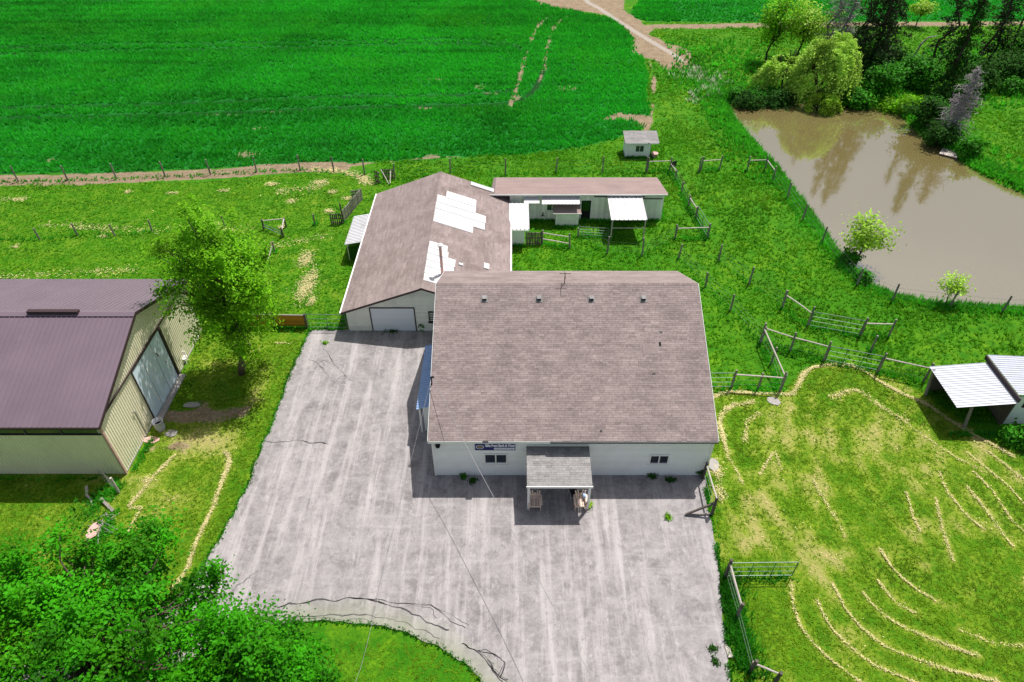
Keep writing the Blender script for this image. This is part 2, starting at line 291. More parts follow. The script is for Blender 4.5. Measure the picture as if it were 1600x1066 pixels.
STRAW_BLOBS = [((-16.16, 43.59), .75, 2.2, 700), ((-17.08, 47.16), .6, 1.2, 300), ((-15.30, 41.52), .35, .6, 90), ((-18.72, 60.40), .8, .5, 160), ((-23.30, 60.01), .6, .4, 110), ((-20.62, 56.67), .5, .4, 60), ((-20.36, 52.16), .4, .3, 50), ((-16.68, 54.92), .5, .4, 80), ((-27.55, 58.74), .5, .3, 50), ((-32.26, 58.25), .5, .3, 40), ((-46.21, 57.03), .9, .3, 70), ((-36.63, 58.49), .4, .3, 40), ((-17.09, 58.49), .5, .4, 60), ((-42.15, 49.08), .4, .3, 40), ((-35.49, 50.59), .4, .3, 30), ((-26.20, 52.70), .4, .3, 50), ((-15.35, 57.27), .5, .4, 60), ((-21.12, 24.56), .2, .25, 60), ((12.01, 25.25), .3, .7, 200), ((11.83, 23.66), .35, .6, 120)]

# ------------------------------------------------------------------ ground: one sheet to the horizon
def axis(lo, hi, steps, far):
    a = [lo]
    while a[-1] < hi: a.append(a[-1] + steps(a[-1]))
    s = steps(a[-1]); b = []; p = a[-1]
    while p < far: s *= 1.6; p += s; b.append(p)
    s = steps(lo); c = []; p = lo
    while p > -far: s *= 1.6; p -= s; c.append(p)
    return np.array(c[::-1] + a + b)
gx = axis(-62, 78, lambda v: .28 if -30 < v < 36 else .42, 2500)
gy = axis(9, 132, lambda v: .2 if v < 30 else .2 + (v - 30) * .0042, 2500)
GX, GY = np.meshgrid(gx, gy)
pond_sd = sdist(POND, GX, GY)
def bank_z(sd):
    return np.where(sd < 1.7, -1.6 + 1.6 * sstep(-2.2, 1.7, sd), 0.0)
def hump(x, y):
    return .10 * (fbm(x, y, 9, 3) - .5)
field_sd = sdist(FIELD, GX, GY); field2_sd = sdist(FIELD2, GX, GY); drive_sd = sdist(DRIVE, GX, GY)
def ground_z(x, y, psd):
    return bank_z(psd)
GZ = bank_z(pond_sd) - .05 * sstep(.25, -.1, drive_sd)
rough_area = (drive_sd > 2) & (pond_sd > 2)
GZ = GZ + np.where(rough_area, (fbm(GX, GY, 1.3, 5, 3) - .5) * .05, 0)
n1 = fbm(GX, GY, 6, 20); n2 = fbm(GX, GY, 1.6, 30); n3 = fbm(GX, GY, .7, 40, 3)
# crop, bare soil, dry turf, pasture masks
crop_m = np.maximum(sstep(.25, -.35, field_sd + (n2 - .5) * .9), sstep(.4, -.4, field2_sd + (n2 - .5)))
dirt = np.zeros_like(GX)
dirt = np.maximum(dirt, sstep(1.05, .55, dist_line(SOIL_STRIP, GX, GY) + (n2 - .5) * .7 - .25))
dirt = np.maximum(dirt, .9 * sstep(.5, .05, dist_line(THIN_SOIL, GX, GY) + (n1 - .38) * 1.6))
dirt = np.maximum(dirt, sstep(.6, -.6, sdist(SOIL_PATCH, GX, GY) + (n1 - .5) * 5 + (n2 - .5) * 1.5))
dirt = np.maximum(dirt, sstep(1.5, .7, dist_line(FAR_STRIP, GX, GY) + (n2 - .5) * .8))
for bi, (c, a, b) in enumerate(BARE):
    q = np.hypot((GX - c[0]) / a, (GY - c[1]) / b) + (n2 - .5) * 1.3 + (n3 - .5) * .8
    dirt = np.maximum(dirt, (.9 if bi in (8, 9) else .52) * sstep(1.0, .3, q))
tram_d = np.full_like(GX, 9.0)
for t in TRAMS[:4] + TRAMS[6:]: tram_d = np.minimum(tram_d, dist_line([tuple(p) for p in spline(t, 2.0)], GX, GY))
turn_d = np.full_like(GX, 9.0)
for t in TRAMS[4:6]: turn_d = np.minimum(turn_d, dist_line([tuple(p) for p in spline(t, 2.0)], GX, GY))
dirt = np.maximum(dirt, .62 * sstep(.55, .1, turn_d + (n2 - .5) * .7 + (n1 - .5) * .6))
lane_d = dist_line([tuple(p) for p in spline(LANE, 2.0)], GX, GY)
dry = np.zeros_like(GX)
inL = inside(LAWN_R, GX, GY)
def blob(c, a, b, k=1.0): return np.exp(-(((GX - c[0]) / a) ** 2 + ((GY - c[1]) / b) ** 2)) * k
dr = .17 + blob((14.37, 20.54), 2.8, 1.9, .55) + blob((13.96, 22.79), 2.0, 2.0, .32) + blob((16.13, 19.22), 1.4, 1.0, .4) + blob((21.72, 30.13), 5, 2.0, .26) + blob((23.24, 26.95), 4.5, 2.5, .22) + blob((23.65, 25.25), 1.6, 1.4, .3) + blob((19.33, 22.79), 2.5, 2, .25) + blob((22.24, 17.10), 3, 1.6, .15) + blob((17.04, 26.95), 2, 3, .2)
dr = dr - blob((12.21, 16.44), 1.6, 2.0, .6) - blob((21.87, 13.97), 5, 2.5, .35) - blob((18.35, 21.14), 1.2, 1.5, .3)
ring = np.hypot(GX - (29.34, 25.02)[0], GY - (29.34, 25.02)[1]); dr = dr + .13 * np.sin(ring * 2 * np.pi / 1.25 + 2 * n1) * sstep(2, 5, ring)
dry = np.where(inL, np.clip(dr + (n2 - .5) * 1.3 + (n1 - .5) * .9 + (n3 - .5) * .7, 0, 1) * .8, dry)
inLL = inside(LAWN_L, GX, GY) & ~inside(DRIVE, GX, GY)
edge = sstep(.3, 2.0, drive_sd)
dl = (.26 + blob((-18.37, 27.46), 3.5, 1.4, .45) + blob((-16.20, 32.46), 1.6, 2.4, .4) + blob((-19.83, 24.10), 2.4, 2.2, .28) + blob((-19.55, 27.46), 3, 1.0, .3)) * edge
dry = np.where(inLL, np.clip(dl + (n2 - .5) * .9 + (n3 - .5) * .5, 0, 1) * .75, dry)
inUL = inside(LAWN_UL, GX, GY)
dry = np.where(inUL, np.clip(.05 + (n2 - .5) * .8 + (n3 - .5) * .9, 0, 1) * .6, dry)
near = (GY < 36) & (GY > 8) & (np.abs(GX) < 40)
xn, yn = GX[near], GY[near]; halo = np.zeros_like(xn)
for (pts, w, dn) in STRAW_LINES:
    if pts[0][1] < 36: halo = np.maximum(halo, .5 * np.exp(-(dist_line(pts, xn, yn) / .32) ** 2))
dry[near] = np.maximum(dry[near], np.where(dry[near] >= 0, halo * (.5 + n2[near]), 0))
past = np.where(inL | inLL | inUL, 0.0, 1.0); past = np.where(inUL, .45, past)
hard = blob((-20.70, 29.57), 3.4, .55, .8) + blob((-20.61, 26.95), 1.6, .5, .6) + blob((-20.69, 30.69), .9, .35, .5) + blob((-17.42, 30.13), 1.2, .5, .45)
dirt = np.maximum(dirt, np.clip(hard * 1.2 + (n3 - .5) * .9 + (n2 - .5) * .6, 0, 1) * (hard > .12))
dirt = np.maximum(dirt, .8 * sstep(1.0, .3, np.hypot((GX - (-22.42, 20.94)[0]) / .45, (GY - (-22.42, 20.94)[1]) / .8) + (n3 - .5)))
dirt = np.where(pond_sd < .35, np.maximum(dirt, .85 * sstep(.45, .0, pond_sd + (n2 - .5) * .5)), dirt)
ny, nx = GX.shape
idx = np.arange(nx * ny).reshape(ny, nx)
F = np.stack([idx[:-1, :-1], idx[:-1, 1:], idx[1:, 1:], idx[1:, :-1]], -1).reshape(-1, 4)
gme = raw_mesh('ground', np.stack([GX, GY, GZ], -1).reshape(-1, 3), F, smooth=True)
for nm, A in (('m_crop', crop_m), ('m_dirt', dirt), ('m_dry', dry), ('m_past', past), ('m_tram', sstep(.6, .25, tram_d) * crop_m), ('m_lane', sstep(.6, .3, lane_d) )):
    a = gme.attributes.new(nm, 'FLOAT', 'POINT'); a.data.foreach_set('value', np.asarray(A, np.float32).ravel())

def ground_material():
    m = bpy.data.materials.new('ground_turf_soil'); m.use_nodes = True; nt = m.node_tree; N = nt.nodes; L = nt.links; b = N['Principled BSDF']
    geo = N.new('ShaderNodeNewGeometry')
    def noise(s, d=5, r=.6, vec=None):
        n = N.new('ShaderNodeTexNoise'); n.inputs['Scale'].default_value = s; n.inputs['Detail'].default_value = d; n.inputs['Roughness'].default_value = r
        L.new(vec or geo.outputs['Position'], n.inputs['Vector']); return n.outputs['Fac']
    def rng_(f, a, b_, c=0, d=1):
        n = N.new('ShaderNodeMapRange'); n.inputs[1].default_value = a; n.inputs[2].default_value = b_; n.inputs[3].default_value = c; n.inputs[4].default_value = d; L.new(f, n.inputs[0]); return n.outputs[0]
    def mix(f, a, b_):
        n = N.new('ShaderNodeMix'); n.data_type = 'RGBA'
        if f is not None: L.new(f, n.inputs[0])
        for s, v in ((6, a), (7, b_)):
            if isinstance(v, tuple): n.inputs[s].default_value = (*v, 1)
            else: L.new(v, n.inputs[s])
        return n.outputs[2]
    def attr(nm):
        n = N.new('ShaderNodeAttribute'); n.attribute_name = nm; return n.outputs['Fac']
    def math_(op, a, b_):
        n = N.new('ShaderNodeMath'); n.operation = op
        for i, v in enumerate((a, b_)):
            if isinstance(v, (int, float)): n.inputs[i].default_value = v
            else: L.new(v, n.inputs[i])
        return n.outputs[0]
    stretch = N.new('ShaderNodeMapping'); stretch.inputs['Scale'].default_value = (.22, 1.6, 1); L.new(geo.outputs['Position'], stretch.inputs[0])
    big, mid, fine, vfine = noise(.16), noise(.9), noise(5, 6, .7), noise(24, 4, .7)
    rows = noise(1.1, 5, .6, stretch.outputs[0])
    lawn = mix(rng_(mid, .35, .65), lin(80, 136, 12), lin(138, 168, 34))
    lawn = mix(rng_(fine, .3, .72), lin(52, 108, 8), lawn)
    pas = mix(rng_(big, .35, .65), lin(66, 138, 12), lin(118, 162, 22))
    pas = mix(rng_(mid, .38, .66), lin(56, 124, 10), pas)
    pas = mix(rng_(fine, .3, .6), lin(48, 106, 10), pas)
    crop = mix(rng_(rows, .35, .65), lin(10, 108, 32), lin(34, 150, 40))
    crop = mix(rng_(fine, .3, .65), lin(8, 90, 28), crop)
    c = mix(attr('m_past'), lawn, pas)
    dr_ = math_('ADD', attr('m_dry'), math_('MULTIPLY', math_('SUBTRACT', fine, .5), .9))
    c = mix(rng_(dr_, .12, .42, 0, .6), c, lin(148, 160, 54))
    c = mix(rng_(dr_, .38, .85, 0, .85), c, lin(186, 170, 116))
    c = mix(attr('m_crop'), c, crop)
    c = mix(math_('MULTIPLY', attr('m_tram'), .9), c, lin(12, 60, 18))  # dark green painted into the tramlines for the shade in their grooves
    soil = mix(rng_(mid, .3, .7), lin(146, 126, 104), lin(186, 168, 142))
    soil = mix(rng_(fine, .3, .7), lin(122, 102, 82), soil)
    ds = math_('ADD', attr('m_dirt'), math_('MULTIPLY', math_('SUBTRACT', fine, .5), .7))
    c = mix(rng_(ds, .3, .62), c, soil)
    c = mix(rng_(attr('m_lane'), .2, .8, 0, .8), c, lin(176, 168, 160))
    c = mix(rng_(vfine, .3, .7, .0, .28), c, (.01, .02, .005))
    L.new(c, b.inputs['Base Color']); b.inputs['Roughness'].default_value = .9; b.inputs['Specular IOR Level'].default_value = .12
    bp = N.new('ShaderNodeBump'); bp.inputs['Strength'].default_value = .8; bp.inputs['Distance'].default_value = .12
    L.new(math_('ADD', fine, math_('MULTIPLY', vfine, .6)), bp.inputs['Height']); L.new(bp.outputs[0], b.inputs['Normal'])
    return m
gme.materials.append(ground_material())
ground = tag(link('ground', gme), kind='structure')

# ------------------------------------------------------------------ driveway
def drive_outline():
    o = []; n = len(DRIVE)
    for i in range(n):
        a, b = np.array(DRIVE[i]), np.array(DRIVE[(i + 1) % n]); k = max(1, int(np.linalg.norm(b - a) / .25))
        for t in range(k):
            p = a + (b - a) * t / k
            if -4.6 < p[0] < 11.2 and 24.9 < p[1] < 39 or p[1] < 5: w = 0
            else: w = .11
            o.append((p[0] + (vnoise(p[0], p[1], .5, 61) - .5) * 2 * w, p[1] + (vnoise(p[0], p[1], .5, 62) - .5) * 2 * w))
    return o
def sheet(name, outline, z, m, thick=.0):
    v = [(x, y, z) for x, y in outline]; tris = tessellate_polygon([[Vector(p) for p in v]])
    mb = MB(); fs = [tuple(t) for t in tris]
    fs = [f if (Vector(v[f[1]]) - Vector(v[f[0]])).cross(Vector(v[f[2]]) - Vector(v[f[0]])).z > 0 else f[::-1] for f in fs]
    mb.add(v, fs)
    if thick:
        n = len(v); mb.add([(x, y, z) for x, y in outline] + [(x, y, z - thick) for x, y in outline], [(i, (i + 1) % n, n + (i + 1) % n, n + i) for i in range(n)])
    return mb.build(name, m)
ISL_C, ISL_R = (-8.89, 4.98), 11.20     # grass island inside the drive loop
def asphalt():
    m = bpy.data.materials.new('worn_asphalt'); m.use_nodes = True; nt = m.node_tree; N = nt.nodes; L = nt.links; b = N['Principled BSDF']
    geo = N.new('ShaderNodeNewGeometry')
    def noise(s, d=6, r=.6, w=0.0, mp=None, dist=0.0):
        n = N.new('ShaderNodeTexNoise'); n.inputs['Scale'].default_value = s; n.inputs['Detail'].default_value = d; n.inputs['Roughness'].default_value = r; n.inputs['Distortion'].default_value = dist
        v = geo.outputs['Position']
        if mp:
            q = N.new('ShaderNodeMapping'); q.inputs['Scale'].default_value = mp[0]; q.inputs['Rotation'].default_value = (0, 0, mp[1]); L.new(v, q.inputs[0]); v = q.outputs[0]
        L.new(v, n.inputs['Vector']); return n.outputs['Fac']
    def rr(f, a, b_, c=0, d=1):
        n = N.new('ShaderNodeMapRange'); n.inputs[1].default_value = a; n.inputs[2].default_value = b_; n.inputs[3].default_value = c; n.inputs[4].default_value = d; L.new(f, n.inputs[0]); return n.outputs[0]
    def mix(f, a, b_):
        n = N.new('ShaderNodeMix'); n.data_type = 'RGBA'; L.new(f, n.inputs[0])
        for s, v in ((6, a), (7, b_)):
            if isinstance(v, tuple): n.inputs[s].default_value = (*v, 1)
            else: L.new(v, n.inputs[s])
        return n.outputs[2]
    c = mix(rr(noise(.18, 5, .6), .35, .65), lin(116, 111, 110), lin(138, 134, 134))
    c = mix(rr(noise(1.1, 8, .72), .42, .62, 0, .8), c, lin(160, 155, 155))
    c = mix(rr(noise(.75, 8, .74), .52, .66, 0, .7), c, lin(96, 91, 93))
    c = mix(rr(noise(.5, 7, .7, mp=((2.6, .16, 1), .10)), .48, .64, 0, .75), c, lin(184, 178, 178))
    c = mix(rr(noise(.6, 7, .7, mp=((.3, 2.4, 1), -.12)), .55, .70, 0, .5), c, lin(176, 172, 171))
    c = mix(rr(noise(1.5, 9, .82, mp=((1.5, .6, 1), .2)), .55, .66, 0, .7), c, lin(186, 181, 181))
    c = mix(rr(noise(4.5, 8, .8), .50, .66, 0, .5), c, lin(172, 168, 168))
    c = mix(rr(noise(2.6, 8, .78), .54, .68, 0, .62), c, lin(98, 93, 95))
    c = mix(rr(noise(26, 4, .75), .35, .7, 0, .45), c, lin(110, 106, 110))
    vm = N.new('ShaderNodeVectorMath'); vm.operation = 'DISTANCE'; vm.inputs[1].default_value = (ISL_C[0], ISL_C[1], 0); L.new(geo.outputs['Position'], vm.inputs[0])
    ad = N.new('ShaderNodeMath'); ad.operation = 'MULTIPLY_ADD'; L.new(noise(.9, 6, .7), ad.inputs[0]); ad.inputs[1].default_value = 1.6; L.new(vm.outputs['Value'], ad.inputs[2])
    c = mix(rr(ad.outputs[0], ISL_R + .7, ISL_R + 2.0, .7, 0), c, lin(128, 134, 108))
    L.new(c, b.inputs['Base Color']); b.inputs['Roughness'].default_value = .82; b.inputs['Specular IOR Level'].default_value = .25
    bp = N.new('ShaderNodeBump'); bp.inputs['Strength'].default_value = .3; bp.inputs['Distance'].default_value = .02
    L.new(noise(40, 4, .7), bp.inputs['Height']); L.new(bp.outputs[0], b.inputs['Normal'])
    return m
M['asphalt'] = asphalt()
drive_line = drive_outline()
driveway = tag(sheet('driveway', drive_line, .03, M['asphalt'], .12), kind='structure')
# tar-filled cracks in the driveway, thin raised strips
M['tar'] = mat('crack_tar', lin(62, 60, 62), .8, .3, 4, 20)
def crack(pts, w, wob=.12, m=None, name='crack', z=.034):
    p = spline(pts, .12); q = []
    for i, (x, y) in enumerate(p):
        q.append((x + (fbm(x, y, .5, 70, 3) - .5) * wob * 2, y + (fbm(x, y, .5, 75, 3) - .5) * wob * 2))
    mb = MB(); v = []; f = []
    for i, (x, y) in enumerate(q):
        a = q[max(0, i - 1)]; b = q[min(len(q) - 1, i + 1)]; d = Vector((b[0] - a[0], b[1] - a[1])); d = d.normalized() if d.length else Vector((1, 0))
        ww = w * (.25 + 1.2 * float(vnoise(x, y, .4, 80))) * .5
        v += [(x - d.y * ww, y + d.x * ww, z), (x + d.y * ww, y - d.x * ww, z)]
        if i: f.append((2 * i - 2, 2 * i - 1, 2 * i + 1, 2 * i))
    mb.add(v, f); mb.build(name, m or M['tar'], driveway)
for pts, w in [([(-11.67, 16.77), (-10.17, 17.10), (-8.59, 17.17), (-7.65, 17.24), (-6.33, 16.93), (-5.02, 16.50), (-3.71, 15.86), (-3.07, 15.64)], .09), ([(-7.65, 17.24), (-5.71, 17.03), (-4.11, 16.83), (-3.12, 16.28), (-2.15, 15.64)], .06), ([(-11.23, 16.28), (-8.44, 16.37), (-6.87, 16.31), (-5.26, 15.95), (-3.34, 15.17)], .05), ([(-2.42, 15.02), (-1.65, 14.56), (-1.03, 13.97), (-0.44, 13.23)], .08), ([(-1.65, 14.62), (-0.90, 14.50), (-0.30, 13.97), (-0.52, 13.40)], .09), ([(-1.19, 14.26), (-0.73, 13.68), (-0.29, 13.23)], .06), ([(-14.17, 17.72), (-13.54, 18.31), (-13.17, 18.74)], .04), ([(-15.17, 27.46), (-14.44, 27.35), (-12.90, 27.46), (-11.31, 27.30)], .06), ([(-13.49, 33.69), (-13.04, 34.66), (-11.90, 34.01), (-11.20, 33.07)], .04), ([(-14.21, 34.98), (-13.16, 34.20), (-12.27, 33.07), (-11.08, 32.46)], .035), ([(-13.31, 35.99), (-12.66, 34.98), (-12.06, 34.20)], .04), ([(-11.94, 32.46), (-11.44, 33.19), (-10.62, 32.70)], .03)]:
    crack(pts, w * .75, .16)
    for s_ in range(2):
        i0 = rnd.randrange(len(pts) - 1); dx, dy = rnd.uniform(-.25, .25), rnd.uniform(-.25, .25); q = pts[i0:i0 + 3]
        if len(q) > 1: crack([q[0]] + [(a + dx * (k + 1), b + dy * (k + 1)) for k, (a, b) in enumerate(q[1:])], w * .4, .22)

# ------------------------------------------------------------------ pond
def water():
    m = bpy.data.materials.new('murky_water'); m.use_nodes = True; nt = m.node_tree; N = nt.nodes; L = nt.links; b = N['Principled BSDF']
    geo = N.new('ShaderNodeNewGeometry'); n = N.new('ShaderNodeTexNoise'); n.inputs['Scale'].default_value = .12; n.inputs['Detail'].default_value = 4; L.new(geo.outputs['Position'], n.inputs['Vector'])
    mx = N.new('ShaderNodeMix'); mx.data_type = 'RGBA'; mx.inputs[6].default_value = (*lin(108, 97, 58), 1); mx.inputs[7].default_value = (*lin(118, 108, 72), 1); L.new(n.outputs['Fac'], mx.inputs[0])
    L.new(mx.outputs[2], b.inputs['Base Color']); b.inputs['Roughness'].default_value = .05; b.inputs['IOR'].default_value = 2.5; b.inputs['Specular IOR Level'].default_value = 1.0
    r = N.new('ShaderNodeTexNoise'); r.inputs['Scale'].default_value = 2.2; r.inputs['Detail'].default_value = 3; L.new(geo.outputs['Position'], r.inputs['Vector'])
    bp = N.new('ShaderNodeBump'); bp.inputs['Strength'].default_value = .05; bp.inputs['Distance'].default_value = .05; L.new(r.outputs['Fac'], bp.inputs['Height']); L.new(bp.outputs[0], b.inputs['Normal'])
    return m
def grow(poly, d):
    c = np.mean(poly, 0); return [tuple(np.array(p) + (np.array(p) - c) / np.linalg.norm(np.array(p) - c) * d) for p in poly]
tag(sheet('pond_water', grow(POND, 1.2), WATER_Z, water()), kind='structure')

# ------------------------------------------------------------------ building helpers
def slope_shingles(parent, O, U, Vv, W, L, m, course=.16, plen=(.45, 1.05), seed=1, lift=.008):
    """overlapping shingle strips laid course by course up a slope; O eave corner, U along, Vv upslope (unit vectors)"""
    r = random.Random(seed); O, U, Vv = Vector(O), Vector(U).normalized(), Vector(Vv).normalized(); Nn = U.cross(Vv).normalized()
    if Nn.z < 0: Nn = -Nn
    mb = MB(); n = int(L / course); row_t = .5
    for i in range(n + 1):
        v0 = i * course; v1 = min(L, v0 + course * 1.12)
        if v1 - v0 < .02: continue
        u = -r.random() * plen[1]; row_t = .5 + r.uniform(-.08, .08)
        while u < W:
            l = r.uniform(*plen); a, b = max(0, u), min(W, u + l); u += l
            if b - a < .03: continue
            t = min(1, max(0, row_t + r.gauss(0, .17))); g = .004
            h0 = lift + r.uniform(0, .006)
            p = lambda uu, vv, hh: O + U * uu + Vv * vv + Nn * hh
            mb.add([p(a + g, v0, 0), p(b - g, v0, 0), p(b - g, v0, h0), p(a + g, v0, h0), p(b - g, v1, .003), p(a + g, v1, .003)],
                   [(0, 1, 2, 3), (3, 2, 4, 5), (0, 3, 5), (1, 4, 2)], t)
    o = mb.build('shingles', m, parent); o['kind'] = 'stuff'; return o

def lap_siding(parent, O, U, span, H, m, board=.2, seed=1, outn=None, holes=()):
    """horizontal lap boards; span(h) gives (u0,u1) of the wall at height h; holes (u0,u1,h0,h1) stay free"""
    r = random.Random(seed); O, U = Vector(O), Vector(U).normalized(); Z = Vector((0, 0, 1)); N_ = Vector(outn)
    mb = MB(); h = 0
    while h < H - .01:
        h1 = min(H, h + board); a0, b0 = span(h); a1, b1 = span(h1)
        cuts = [(a0, b0, a1, b1)]
        for (x0, x1, y0, y1) in holes:
            if h1 > y0 + .02 and h < y1 - .02:
                new = []
                for (p, q, p1, q1) in cuts:
                    if x1 <= p or x0 >= q: new.append((p, q, p1, q1)); continue
                    if x0 > p: new.append((p, x0, p1, x0))
                    if x1 < q: new.append((x1, q, x1, q1))
                cuts = new
        for (p, q, p1, q1) in cuts:
            if q - p < .02: continue
            f = lambda u, hh, d: O + U * u + Z * hh + N_ * d
            mb.add([f(p, h, 0), f(q, h, 0), f(q, h, .022), f(p, h, .022), f(q1, h1, .004), f(p1, h1, .004)], [(0, 1, 2, 3), (3, 2, 4, 5), (0, 3, 5), (1, 4, 2)], .5 + r.uniform(-.3, .3))
        h = h1
    o = mb.build('siding', m, parent); o['kind'] = 'stuff'; return o

def ribbed(parent, name, O, U, Vv, W, L, m, pitch=.2, rib=.035, top=None, holes=(), seed=1, rw=.28):
    """ribbed sheet: profile runs along U, ribs run along Vv; top(u) optional length along Vv at u"""
    r = random.Random(seed); O, U, Vv = Vector(O), Vector(U).normalized(), Vector(Vv).normalized(); Nn = U.cross(Vv).normalized()
    if Nn.z < -.3: Nn = -Nn
    prof = []; u = 0
    while u < W - 1e-4:
        e = min(W, u + pitch); fl = u + (e - u) * (1 - rw)
        prof += [(u, 0), (fl, 0), (fl + (e - fl) * .3, rib), (fl + (e - fl) * .7, rib)]; u = e
    prof.append((W, 0)); mb = MB(); P_ = lambda u, v, h: O + U * u + Vv * v + Nn * h
    for i in range(len(prof) - 1):
        (u0, h0), (u1, h1) = prof[i], prof[i + 1]
        t0 = top(u0) if top else L; t1 = top(u1) if top else L; segs = [(0, 0, t0, t1)]
        for (a, b, c, d) in holes:
            if u0 >= a - .02 and u1 <= b + .02:
                segs = [(0, 0, c, c), (d, d, t0, t1)]
        for (s0, s1, e0, e1) in segs:
            if e0 - s0 < .01 and e1 - s1 < .01: continue
            mb.add([P_(u0, s0, h0), P_(u1, s1, h1), P_(u1, e1, h1), P_(u0, e0, h0)], [(0, 1, 2, 3)], .5)
    o = mb.build(name, m, parent); return o

def window(parent, c, w, h, normal, panes=2, frame=.075, fm='white_trim', name='window', bar=None):
    """frame mesh (part) with separate panes (sub-parts); normal is an axis unit vector out of the wall"""
    n = Vector(normal); u = Vector((-n.y, n.x, 0)); z = Vector((0, 0, 1)); c = Vector(c); mb = MB()
    def bx(b, cu, cz, su, sz, d, off, t=.5):
        p = c + u * cu + z * cz + n * off; dims = (abs(u.x) * su + abs(n.x) * d, abs(u.y) * su + abs(n.y) * d, sz); b.box(p, dims, t)
    for s in (-1, 1): bx(mb, s * (w / 2 - frame / 2), 0, frame, h - 2 * frame, .10, .012)
    for s in (-1, 1): bx(mb, 0, s * (h / 2 - frame / 2), w, frame, .10, .012)
    for k in range(1, panes): bx(mb, -w / 2 + k * w / panes, 0, frame * .8, h - 2 * frame, .08, .006)
    f = mb.build(name, M[fm], parent)
    for k in range(panes):
        pw = w / panes - frame; g = MB(); bx(g, -w / 2 + (k + .5) * w / panes, 0, pw, h - 2 * frame, .02, -.015, rnd.random()); g.build('pane', M['glass'], f)
    s = MB(); bx(s, 0, -h / 2 - .03, w + .12, .05, .14, .05); s.build('sill', M[fm], f)
    return f

# ------------------------------------------------------------------ main shop building
shop = empty('shop_building', (3.4, 31, 0), 'white shop building with big brown shingled gable roof and front porch', 'building')
X0, X1, Y0, YR, YB = -4.42, 11.18, 24.9, 33.6, 38.0
ZE, ZR, ZB = 3.36, 7.42, 5.05
mb = MB(); mb.box(((X0 + X1) / 2, Y0 + .1, 1.6), (X1 - X0, .2, 3.2)); mb.build('wall', M['white_siding'], shop)
mb = MB(); mb.box(((X0 + X1) / 2, YB - .1, 2.45), (X1 - X0, .2, 4.9)); mb.build('wall', M['white_siding'], shop)
for x, s in ((X0, 1), (X1, -1)):
    pts = [(x, Y0 + .2, 0), (x, YB - .2, 0), (x, YB - .2, 4.95), (x, YR, ZR - .2), (x, Y0 + .2, 3.28)]
    mb = MB(); mb.prism(pts, (s * .2, 0, 0)); mb.build('wall', M['white_siding'], shop)
win_holes = [(-1.59, -.26, 1.10, 1.98), (7.8, 8.93, 1.06, 1.87)]
lap_siding(shop, (X0, Y0, 0), (1, 0, 0), lambda h: (0, X1 - X0), 3.18, M['white_siding'], .2, 3, (0, -1, 0), [(a - X0, b - X0, c, d) for a, b, c, d in win_holes])
for a, b, c, d in win_holes: window(shop, ((a + b) / 2, Y0 - .01, (c + d) / 2), b - a, d - c, (0, -1, 0))
for x in (X0, X1):
    mb = MB(); mb.box((x, Y0 - .02, 1.58), (.12, .09, 3.16)); mb.build('corner_board', M['white_trim'], shop)
RX0, RX1 = -4.60, 11.30
def roof_slab(parent, x0, x1, ya, za, yb, zb, th=.14, m='under', name='roof_slope'):
    mb = MB(); mb.prism([(x0, ya, za), (x1, ya, za), (x1, yb, zb), (x0, yb, zb)], (0, 0, -th)); return mb.build(name, M[m], parent)
fs_ = roof_slab(shop, RX0, RX1, 24.62, ZE, YR, ZR); bs_ = roof_slab(shop, RX0, RX1, 38.35, 4.98, YR, ZR)
slope_shingles(fs_, (RX0, 24.60, ZE + .005), (1, 0, 0), (0, YR - 24.62, ZR - ZE), RX1 - RX0, math.hypot(YR - 24.62, ZR - ZE), M['shingle'], .135, (.25, .6), 5)
slope_shingles(bs_, (RX0, 38.37, 4.985), (1, 0, 0), (0, YR - 38.35, ZR - 4.98), RX1 - RX0, math.hypot(38.35 - YR, ZR - 4.98), M['shingle_tan'], .155, (.5, 1.3), 6)
mb = MB(); r_ = random.Random(4); x = RX0
while x < RX1:
    e = min(RX1, x + .3); t = r_.uniform(.3, .7)
    for s, dz in ((-1, -.075), (1, -.085)): mb.add([(x, YR, ZR + .035), (e - .008, YR, ZR + .03), (e - .008, YR + s * .16, ZR + .03 + dz), (x, YR + s * .16, ZR + .035 + dz)], [(0, 1, 2, 3) if s < 0 else (3, 2, 1, 0)], t)
    x = e
mb.build('ridge_cap', M['shingle'], shop)
mb = MB(); mb.box(((RX0 + RX1) / 2, 24.585, ZE - .10), (RX1 - RX0, .03, .17)); mb.build('fascia', M['white_trim'], shop)
mb = MB(); mb.box(((2.1 + RX1) / 2, 24.53, ZE - .05), (RX1 - 2.1, .09, .08)); mb.build('gutter', M['black'], shop)
mb = MB(); mb.box((-1.45, 24.53, ZE + .03), (.32, .12, .06)); mb.build('cable_anchor', M['black'], shop)
for x in (RX0, RX1):
    mb = MB(); s = .02 if x > 0 else -.02
    mb.prism([(x + s, 24.6, ZE - .17), (x + s, 24.6, ZE + .0), (x + s, YR, ZR - .0), (x + s, 38.35, 4.98), (x + s, 38.35, 4.81), (x + s, YR, ZR - .17)], (s, 0, 0)); mb.build('rake_board', M['white_trim'], shop)
def on_front(y): return ZE + (y - 24.62) * (ZR - ZE) / (YR - 24.62)
sl = math.atan2(ZR - ZE, YR - 24.62)
for x in (-1.65, 1.62, 4.77, 7.89):
    y = 32.62; z = on_front(y); mb = MB(); mb.box((x, y, z + .10), (.26, .28, .14), rx=sl * .4); mb.box((x, y - .02, z + .025), (.42, .44, .03), t=.3, rx=sl); v = mb.build('roof_vent', M['shingle_grey'], shop)
    h = MB(); h.box((x, y - .155, z + .09), (.2, .02, .09)); h.build('vent_mouth', M['dark'], v)
